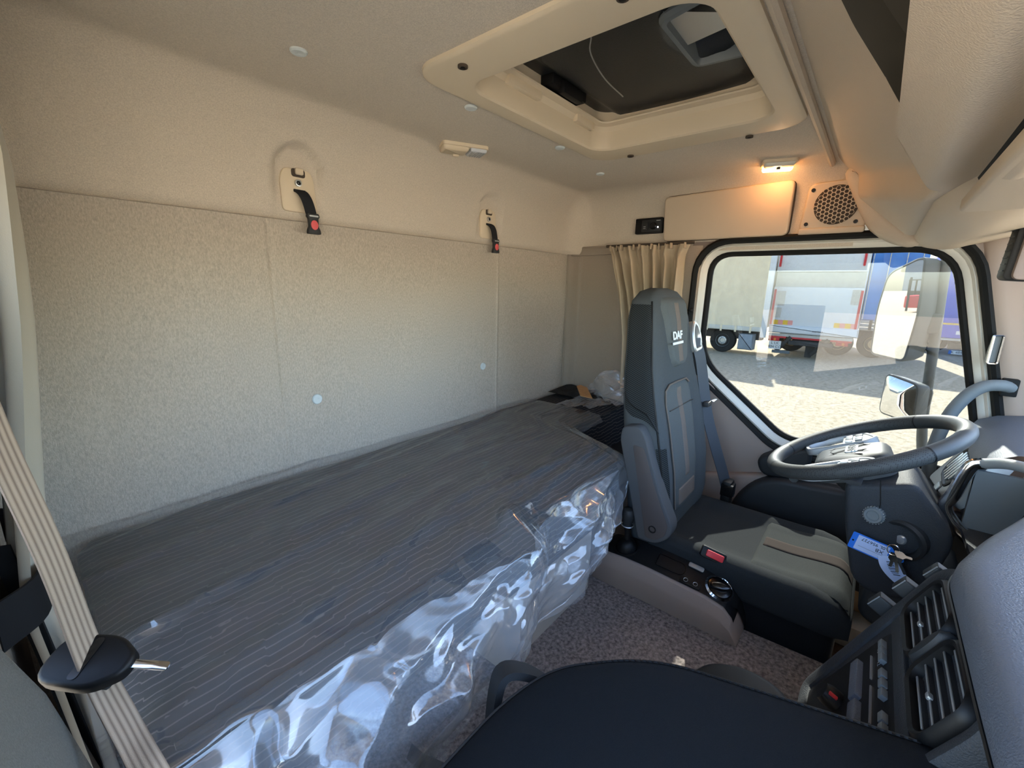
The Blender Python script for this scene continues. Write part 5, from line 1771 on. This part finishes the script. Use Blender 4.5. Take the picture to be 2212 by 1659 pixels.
    MB().tube(bez([(1.452, -0.252, 0.962), (1.40, -0.285, 0.985), (1.30, -0.335, 1.000), (1.15, -0.352, 1.006), (1.00, -0.352, 1.004)], 6), 0.012, n=10).build('hood_rim', 'satin_silver', t)
    MB().box((1.467, -0.32, 0.86), (0.012, 0.15, 0.16)).build('instrument_cheek', 'mirror_grey', t)
    pth = bez([(1.452, -0.252, 0.962), (1.452, -0.232, 0.946), (1.452, -0.217, 0.872), (1.452, -0.208, 0.836), (1.452, -0.228, 0.800), (1.45, -0.262, 0.766), (1.43, -0.29, 0.73)], 6)
    MB().tube(pth, 0.011, n=10, flat=(1.3, 0.8)).build('instrument_bezel', 'chrome', t)
    # silver end panel with the oval side vent
    E = frame((1.655, -0.242, 0.868), (-1, 0.06, 0), (0, -0.44, 0.9))
    pl = rpoly([(-0.150, -0.088), (0.165, -0.040), (0.185, 0.070), (0.175, 0.115), (-0.150, 0.105)], 0.02)
    e = MB().prism(pl, E, -0.03, 0.006, 0.004).build('end_panel', 'satin_silver', t)
    vo = rrect(0.165, 0.098, 0.032, 7, cx=-0.005, cy=0.014)
    mb = MB()
    ring_solid(mb, [(0.004, 0.0), (0.004, 0.009), (-0.001, 0.011), (-0.006, 0.008), (-0.007, 0.0)], vo, E)
    v = mb.build('side_vent', 'black', e, ang=45)
    MB().prism(offset(vo, -0.002), E, 0.0045, 0.0070).build('side_vent_back', 'black', e)
    for k in range(6):
        x = -0.065 + k * 0.024
        MB().box((x, 0.014, 0.010), (0.009, 0.078 if 0 < k < 5 else 0.056, 0.006), 0.002, M=E).build('side_slat', 'silver', e)
    MB().prism(rrect(0.045, 0.020, 0.004, cx=0.02, cy=-0.055), E, 0.004, 0.010, 0.002).build('end_switch', 'satin_silver', e)
    MB().prism(rrect(0.052, 0.027, 0.006, cx=0.02, cy=-0.055), E, 0.004, 0.0075, 0.001).build('end_switch_frame', 'black', e)

build_dash()

def build_pillar_fittings():
    P = bez([(1.925, -0.345, 1.082), (1.905, -0.318, 1.088), (1.895, -0.285, 1.080), (1.888, -0.255, 1.048), (1.880, -0.228, 0.985), (1.870, -0.212, 0.90), (1.862, -0.210, 0.80), (1.862, -0.232, 0.72), (1.87, -0.262, 0.69)], 6)
    t = thing('grab_handle', 'grey curved grab handle running down the windscreen pillar', 'grab handle', (1.87, -0.26, 0.69))
    MB().tube(P, 0.0175, n=14).build('bar', 'mirror_grey', t, ang=70)
    MB().box((1.928, -0.342, 1.082), (0.030, 0.034, 0.052), 0.004).build('end_boot', 'rubber', t)
    t = thing('pillar_clip', 'narrow upright chrome edged clip on the windscreen pillar', 'clip', (1.935, -0.29, 1.15))
    F = frame((1.930, -0.293, 1.192), (0, -1, 0), (0, 0.22, 1))
    mb = MB()
    ring_solid(mb, [(0.0, -0.02), (0.0, 0.010), (-0.002, 0.013), (-0.005, 0.012), (-0.006, -0.02)], rrect(0.026, 0.092, 0.008), F)
    mb.build('clip_frame', 'chrome', t)
    MB().prism(rrect(0.014, 0.080, 0.004), F, -0.01, 0.004).build('clip_face', 'mirror_grey', t)
    # transponder box at the right edge
    t = thing('windscreen_unit', 'black ribbed electronic box at the top right edge', 'electronic box', (1.55, -0.235, 1.38))
    F = frame((1.55, -0.272, 1.458), (0.08, -0.99, -0.06), (0.0, -0.05, 1))
    MB().prism(rrect(0.105, 0.150, 0.012), F, -0.050, -0.004, 0.004).build('case', 'black', t)
    MB().prism(rrect(0.100, 0.145, 0.012, cx=0.010), F, -0.006, 0.008, 0.004).build('bezel', 'taupe_plastic', t)
    mb = MB()
    ring_solid(mb, [(0.0, 0.006), (0.0, 0.011), (-0.003, 0.012), (-0.005, 0.006)], rrect(0.078, 0.135, 0.010, cx=0.022), F)
    mb.build('chrome_rim', 'chrome', t)
    MB().prism(rrect(0.072, 0.130, 0.008, cx=0.022), F, 0.006, 0.0095).build('window', 'display_glass', t)
    for k in range(12):
        MB().box((0.022, 0.045 - k * 0.008, 0.0100), (0.055, 0.003, 0.002), M=F).build('window_rib', 'mirror_grey', t)
    for k in range(8):
        MB().box((-0.050, 0.055 - k * 0.0155, -0.026), (0.010, 0.003, 0.03), M=F).build('cooling_rib', 'black', t)

build_pillar_fittings()

# ------------------------------------------------------------------ outside: mirror, yard, parked trucks
def build_mirror():
    t = thing('door_mirror', 'tall grey door mirror outside the driver window', 'door mirror', (2.22, -0.15, 0.7))
    F = frame((2.258, -0.068, 1.285), (-0.80, -0.60, 0), (0, 0.03, 1))   # normal looks back and inwards
    if F.col[2].y < 0:
        F = frame((2.258, -0.068, 1.285), (0.80, 0.60, 0), (0, 0.03, 1))
    out = rpoly([(-0.098, -0.185), (0.078, -0.190), (0.100, 0.0), (0.082, 0.195), (0.05, 0.195), (-0.080, 0.145), (-0.105, 0.0)], [0.03, 0.03, 0.05, 0.02, 0.02, 0.04, 0.05], 5)
    rings = [[F @ V3((*p, h)) for p in offset(out, d)] for d, h in [(-0.045, -0.085), (-0.020, -0.070), (-0.004, -0.035), (0.0, 0.0), (0.0, 0.008), (-0.005, 0.011), (-0.009, 0.008)]]
    MB().loft(rings).build('housing', 'mirror_grey', t, ang=50)
    MB().prism(offset(out, -0.009), F, 0.004, 0.0088).build('glass', 'mirror_glass', t, smooth=False)
    # convex wide angle mirror
    G = frame((2.225, -0.122, 0.955), (-0.80, -0.60, 0), (0, 0.10, 1))
    if G.col[2].y < 0:
        G = frame((2.225, -0.122, 0.955), (0.80, 0.60, 0), (0, 0.10, 1))
    o2 = rpoly([(-0.085, -0.085), (0.085, -0.085), (0.085, 0.070), (-0.070, 0.085)], 0.03, 5)
    s = MB().loft([[G @ V3((*p, h)) for p in offset(o2, d)] for d, h in [(-0.035, -0.060), (-0.012, -0.045), (0.0, 0.0), (0.0, 0.006), (-0.005, 0.008)]]).build('lower_housing', 'mirror_grey', t, ang=50)
    base = offset(o2, -0.006)
    c = [(p[0] * k, p[1] * k) for k in (1,) for p in base]
    rings = [[G @ V3((p[0] * k, p[1] * k, 0.008 + 0.022 * (1 - k * k))) for p in base] for k in (1.0, 0.85, 0.7, 0.5, 0.3, 0.1)]
    MB().loft(rings).build('convex_glass', 'mirror_glass', t, ang=80)
    MB().tube(bez([(2.235, -0.160, 1.56), (2.24, -0.168, 1.40), (2.245, -0.182, 1.20), (2.245, -0.195, 1.00), (2.24, -0.205, 0.86), (2.20, -0.225, 0.74), (2.10, -0.26, 0.66), (2.02, -0.28, 0.63)], 6), 0.016, n=12).build('arm', 'mirror_grey', t, ang=70)
    MB().tube([(2.235, -0.160, 1.56), (2.15, -0.18, 1.60), (2.02, -0.20, 1.60)], 0.016, n=12).build('upper_arm', 'mirror_grey', t)
    for z, y in ((1.245, -0.165), (0.965, -0.186)):
        MB().box((2.243, y, z), (0.05, 0.055, 0.075), 0.016).build('clamp', 'mirror_grey', t)

build_mirror()

GZ = -1.0
g = MB().grid(lambda u, v: V3((lerp(-60, 90, u), lerp(-80, 90, v), GZ)), 2, 2).build('ground', 'ground')
tag(g, 'sunlit pale gravel of the truck yard', kind='structure')

def wheel(t, x, y, r=0.5, w=0.28, rim='rim_gold'):
    F = frame((x, y, GZ + r), (0, -1, 0), (0, 0, 1))
    o = MB().lathe([(r * 0.56, -w), (r * 0.95, -w), (r, -w * 0.85), (r, -0.04), (r * 0.95, 0.0), (r * 0.60, 0.01), (r * 0.56, -0.03)], F, 32).build('tyre', 'tyre', t)
    h = MB().lathe([(r * 0.57, -0.04), (r * 0.55, 0.0), (r * 0.50, -0.04), (r * 0.36, -0.05), (r * 0.32, 0.02), (r * 0.22, 0.03), (r * 0.18, 0.0), (0, 0.0)], F, 24).build('wheel_rim', rim, t)
    for k in range(10):
        a = 2 * math.pi * k / 10
        MB().lathe([(0.022, 0), (0.022, 0.03), (0, 0.032)], F @ Matrix.Translation((r * 0.27 * math.cos(a), r * 0.27 * math.sin(a), 0.02)), 6).build('wheel_nut', rim, h)

def build_trucks():
    # box truck seen from behind
    X = 18.3
    F = FS((X, 0, 0))
    t = thing('box_truck', 'white box truck seen from behind with a folded tail lift', 'truck', (X + 1, 1.65, GZ))
    P = lambda y0, y1, z0, z1, m, nm, d0=0.0, d1=0.02, bev=0.0, par=None, r=0.01: MB().prism(rpoly([(-y1, z0), (-y0, z0), (-y0, z1), (-y1, z1)], r, 2), F, d0, d1, bev).build(nm, m, par or t)
    MB().box((X + 3.6, 1.68, 1.55), (7.1, 2.5, 3.1)).build('body', 'white_paint', t)
    P(0.40, 2.95, 2.02, 3.05, 'white_paint', 'upper_door', 0.0, 0.06, 0.01)
    P(0.42, 2.93, 1.48, 2.0, 'white_dirty', 'dirty_panel', 0.0, 0.03)
    l = P(0.40, 2.95, 0.12, 1.50, 'white_paint', 'tail_lift', 0.0, 0.09, 0.01)
    P(0.34, 2.92, -0.12, 0.16, 'white_paint', 'lift_lip', 0.0, 0.14, 0.03)
    for y0, y1, z0, z1 in ((2.84, 2.90, 2.2, 2.75), (0.50, 0.56, 2.2, 2.75), (2.86, 2.93, 0.17, 1.42), (0.41, 0.48, 0.17, 1.42)):
        P(y0, y1, z0, z1, 'red', 'red_marking', 0.05, 0.10)
    for y0, y1, z0, z1 in ((2.56, 2.84, 0.85, 1.36), (2.62, 2.84, 0.42, 0.78), (0.46, 0.70, 0.95, 1.44)):
        P(y0, y1, z0, z1, 'sticker', 'worn_sticker', 0.08, 0.096)
    for y0, n in ((2.22, 4), (0.43, 4)):
        for k in range(n):
            P(y0 + k * 0.15, y0 + (k + 1) * 0.15, 0.18, 0.34, 'yellow' if k % 2 else 'pink_tape', 'hazard_tape', 0.08, 0.098)
    text('lift_lettering', 'ANTEO', 0.09, F @ Matrix.Translation((-1.45, 0.0, 0.142)), 'ink', l)
    P(0.45, 2.90, -0.24, -0.14, 'white_dirty', 'rear_bar', 0.0, 0.08)
    P(0.47, 1.05, -0.30, -0.24, 'red', 'bar_stripe', 0.0, 0.09)
    P(1.30, 2.2, -0.30, -0.24, 'red', 'bar_stripe', 0.0, 0.09)
    P(2.35, 2.90, -0.30, -0.24, 'red', 'bar_stripe', 0.0, 0.09)
    for y in (2.55, 0.55):
        a = P(y, y + 0.34, -0.42, -0.29, 'red', 'tail_lamp', 0.0, 0.1, 0.02)
        P(y + 0.10, y + 0.17, -0.40, -0.31, 'orange', 'indicator_lens', 0.08, 0.11, 0, a)
    n = P(2.48, 2.86, -0.72, -0.42, 'white', 'number_plate', 0.0, 0.06)
    text('plate_text', 'L LK', 0.13, F @ Matrix.Translation((-2.67, -0.50, 0.062)), 'ink', n)
    text('plate_text', '404 CC', 0.13, F @ Matrix.Translation((-2.67, -0.64, 0.062)), 'ink', n)
    P(0.95, 2.25, -0.52, -0.36, 'chassis', 'underrun_bar', 0.02, 0.14, 0.02)
    for y in (2.2, 1.1):
        MB().tube([(X - 0.1, y, -0.25), (X + 0.1, y + 0.35, -0.7), (X + 0.2, y + 0.45, -0.82)], 0.07, n=8).build('lift_arm', 'chassis', t)
    MB().box((X - 0.05, 2.45, -0.80), (0.12, 0.55, 0.10), 0.01).build('step_bar', 'mirror_grey', t)
    MB().prism(rpoly([(-1.75, -0.95), (-1.55, -0.95), (-1.42, -0.45), (-1.75, -0.40)], 0.03), F, -0.3, -0.25).build('mud_flap', 'chassis', t)
    MB().box((X + 3.5, 1.68, -0.32), (6.6, 1.0, 0.35)).build('chassis', 'chassis', t)
    for y in (2.45, 0.95):
        wheel(t, X + 2.2, y, 0.48)
    # curtain side truck on the left
    X = 17.75
    F = FS((X, 0, 0))
    t = thing('curtain_truck', 'truck with a bright beige curtain side at the left of the window', 'truck', (X + 1.2, 6.5, GZ))
    P2 = lambda y0, y1, z0, z1, m, nm, d0=0.0, d1=0.02, bev=0.0: MB().prism(rpoly([(-y1, z0), (-y0, z0), (-y0, z1), (-y1, z1)], 0.01, 2), F, d0, d1, bev).build(nm, m, t)
    MB().grid(lambda u, v: V3((X - 0.02 - 0.025 * math.sin(u * 34 + 0.6 * math.sin(v * 7)) * (0.4 + v * 0.6), lerp(3.10, 9.5, u), lerp(0.05, 3.0, v))), 120, 12).build('tarpaulin', 'tarp_beige', t)
    MB().box((X + 1.3, 6.3, 1.5), (2.5, 6.4, 3.0)).build('body', 'white_dirty', t)
    P2(2.93, 3.10, -0.30, 3.05, 'white_paint', 'corner_post', -0.1, 0.05, 0.01)
    P2(3.1, 9.5, -0.10, 0.06, 'cream_metal', 'side_rail', -0.05, 0.05, 0.01)
    for k in range(9):
        P2(3.4 + k * 0.5, 3.46 + k * 0.5, -0.16, 0.10, 'tarp_beige', 'tension_strap', 0.04, 0.07)
    P2(3.30, 3.80, -0.80, -0.22, 'trailer_grey', 'pallet_box', -0.5, 0.0, 0.03)
    P2(3.1, 9.5, -0.45, -0.12, 'chassis', 'chassis', -0.8, -0.4)
    for y in (4.40, 8.4):
        wheel(t, X + 0.25, y, 0.46, rim='silver')
    # blue curtain trailer
    X = 20.6
    F = FS((X, 0, 0))
    t = thing('blue_trailer', 'light blue curtain trailer with silver side rail', 'trailer', (X + 1.2, -0.3, GZ))
    P3 = lambda y0, y1, z0, z1, m, nm, d0=0.0, d1=0.02, bev=0.0: MB().prism(rpoly([(-y1, z0), (-y0, z0), (-y0, z1), (-y1, z1)], 0.01, 2), F, d0, d1, bev).build(nm, m, t)
    MB().box((X + 1.3, -0.35, 1.6), (2.5, 1.5, 2.6)).build('body', 'tarp_blue', t)
    MB().grid(lambda u, v: V3((X - 0.02 - 0.02 * math.sin(u * 16 + v * 2), lerp(0.40, -1.10, u), lerp(0.40, 3.1, v))), 50, 10).build('tarpaulin', 'tarp_blue', t)
    for y in (0.35, -0.1, -0.55, -0.95):
        P3(y, y + 0.02, 0.4, 3.1, 'tarp_beige', 'tarp_seam', 0.035, 0.055)
    for z in (1.0, 1.75, 2.5):
        P3(-1.10, 0.40, z, z + 0.02, 'tarp_blue', 'tarp_seam', 0.035, 0.055)
    for z in (0.0, 0.13, 0.26):
        P3(-1.10, 0.40, z, z + 0.11, 'silver', 'side_board', 0.0, 0.06, 0.02)
    for y in (0.05, -0.45, -0.95):
        P3(y, y + 0.09, 0.02, 0.38, 'dark_plastic', 'board_latch', 0.04, 0.10, 0.01)
    P3(-1.10, 0.40, -0.55, -0.05, 'chassis', 'chassis', -0.9, -0.5)
    wheel(t, X + 0.15, -0.10, 0.50)
    wheel(t, X + 0.15, -3.2, 0.50)
    # deep blue truck behind the mirror
    X = 24.0
    F = FS((X, 0, 0))
    t = thing('deep_blue_truck', 'deep blue truck with yellow stripe behind the door mirror', 'truck', (X + 1.2, -3, GZ))
    P4 = lambda y0, y1, z0, z1, m, nm, d0=0.0, d1=0.02, bev=0.0: MB().prism(rpoly([(-y1, z0), (-y0, z0), (-y0, z1), (-y1, z1)], 0.01, 2), F, d0, d1, bev).build(nm, m, t)
    MB().box((X + 3.0, -3.0, 1.35), (6.0, 2.5, 3.3)).build('body', 'tarp_deep_blue', t)
    P4(-4.25, -1.75, 0.20, 0.27, 'yellow', 'yellow_stripe', 0, 0.03)
    P4(-4.25, -1.75, -0.32, 0.20, 'tarp_deep_blue', 'tailboard', 0, 0.05)
    P4(-3.2, -2.5, -0.16, -0.02, 'white', 'sign_panel', 0.04, 0.06)
    P4(-4.25, -1.75, -0.40, -0.30, 'white_dirty', 'rear_bar', -0.1, 0.05)
    P4(-3.3, -2.4, -0.74, -0.42, 'chassis', 'lift_unit', -0.5, -0.1, 0.05)
    n = P4(-2.96, -2.42, -0.92, -0.78, 'white', 'number_plate', 0.0, 0.05)
    text('plate_text', 'CK 484 FT', 0.13, F @ Matrix.Translation((2.69, -0.85, 0.052)), 'ink', n)
    P4(-2.50, -2.42, -0.92, -0.78, 'tag_blue', 'plate_band', 0.0, 0.052)
    for y in (-2.0, -4.0):
        wheel(t, X + 1.0, y, 0.46)
    # seen in the mirrors: grey box trailer, office block, red forklift
    t = thing('grey_trailer', 'grey box trailer reflected in the door mirror', 'trailer', (9.5, 45.0, GZ))
    MB().box((9.5, 46.0, 1.55), (9.0, 2.5, 2.7)).build('body', 'trailer_grey', t)
    MB().box((9.5, 46.0, 0.0), (8.6, 1.2, 0.4)).build('chassis', 'chassis', t)
    for x in (6.1, 7.3, 12.6):
        F2 = frame((x, 44.72, GZ + 0.48), (1, 0, 0), (0, 0, 1))
        MB().lathe([(0.25, -0.28), (0.48, -0.28), (0.48, 0.0), (0.25, 0.0)], F2, 20).build('tyre', 'tyre', t)
    t = thing('office_block', 'pale flat roofed building reflected in the door mirror', 'building', (4.0, 62.0, GZ))
    MB().box((4.0, 64.0, 3.0), (14.0, 8.0, 8.0)).build('wall', 'building', t)
    for i in range(6):
        for j in range(2):
            MB().box((-1.5 + i * 2.2, 59.95, 2.2 + j * 2.6), (1.5, 0.1, 1.3)).build('window', 'display_glass', t)
    t = thing('forklift', 'red forklift reflected in the door mirror', 'forklift', (11.0, 36.0, GZ))
    fx, fy = 3.6, 14.0
    MB().box((7.4 + fx, 23.0 + fy, -0.3), (1.1, 1.8, 0.8), 0.1).build('body', 'red', t)
    for x, y in ((6.95, 22.3), (7.85, 22.3), (6.95, 23.7), (7.85, 23.7)):
        MB().tube([(x + fx, y + fy, 0.0), (x + fx, y + fy, 1.1)], 0.05, n=6).build('cab_post', 'black', t)
    MB().box((7.4 + fx, 23.0 + fy, 1.12), (1.0, 1.5, 0.06)).build('cab_roof', 'black', t)
    for x in (7.1, 7.7):
        MB().box((x + fx, 21.9 + fy, 0.2), (0.1, 0.1, 2.2)).build('mast', 'black', t)
    for y in (22.4, 23.6):
        MB().lathe([(0.1, -0.2), (0.3, -0.2), (0.3, 0.0), (0.1, 0.0)], frame((6.84 + fx, y + fy, GZ + 0.3), (0, -1, 0), (0, 0, 1)), 16).build('tyre', 'tyre', t)

build_trucks()
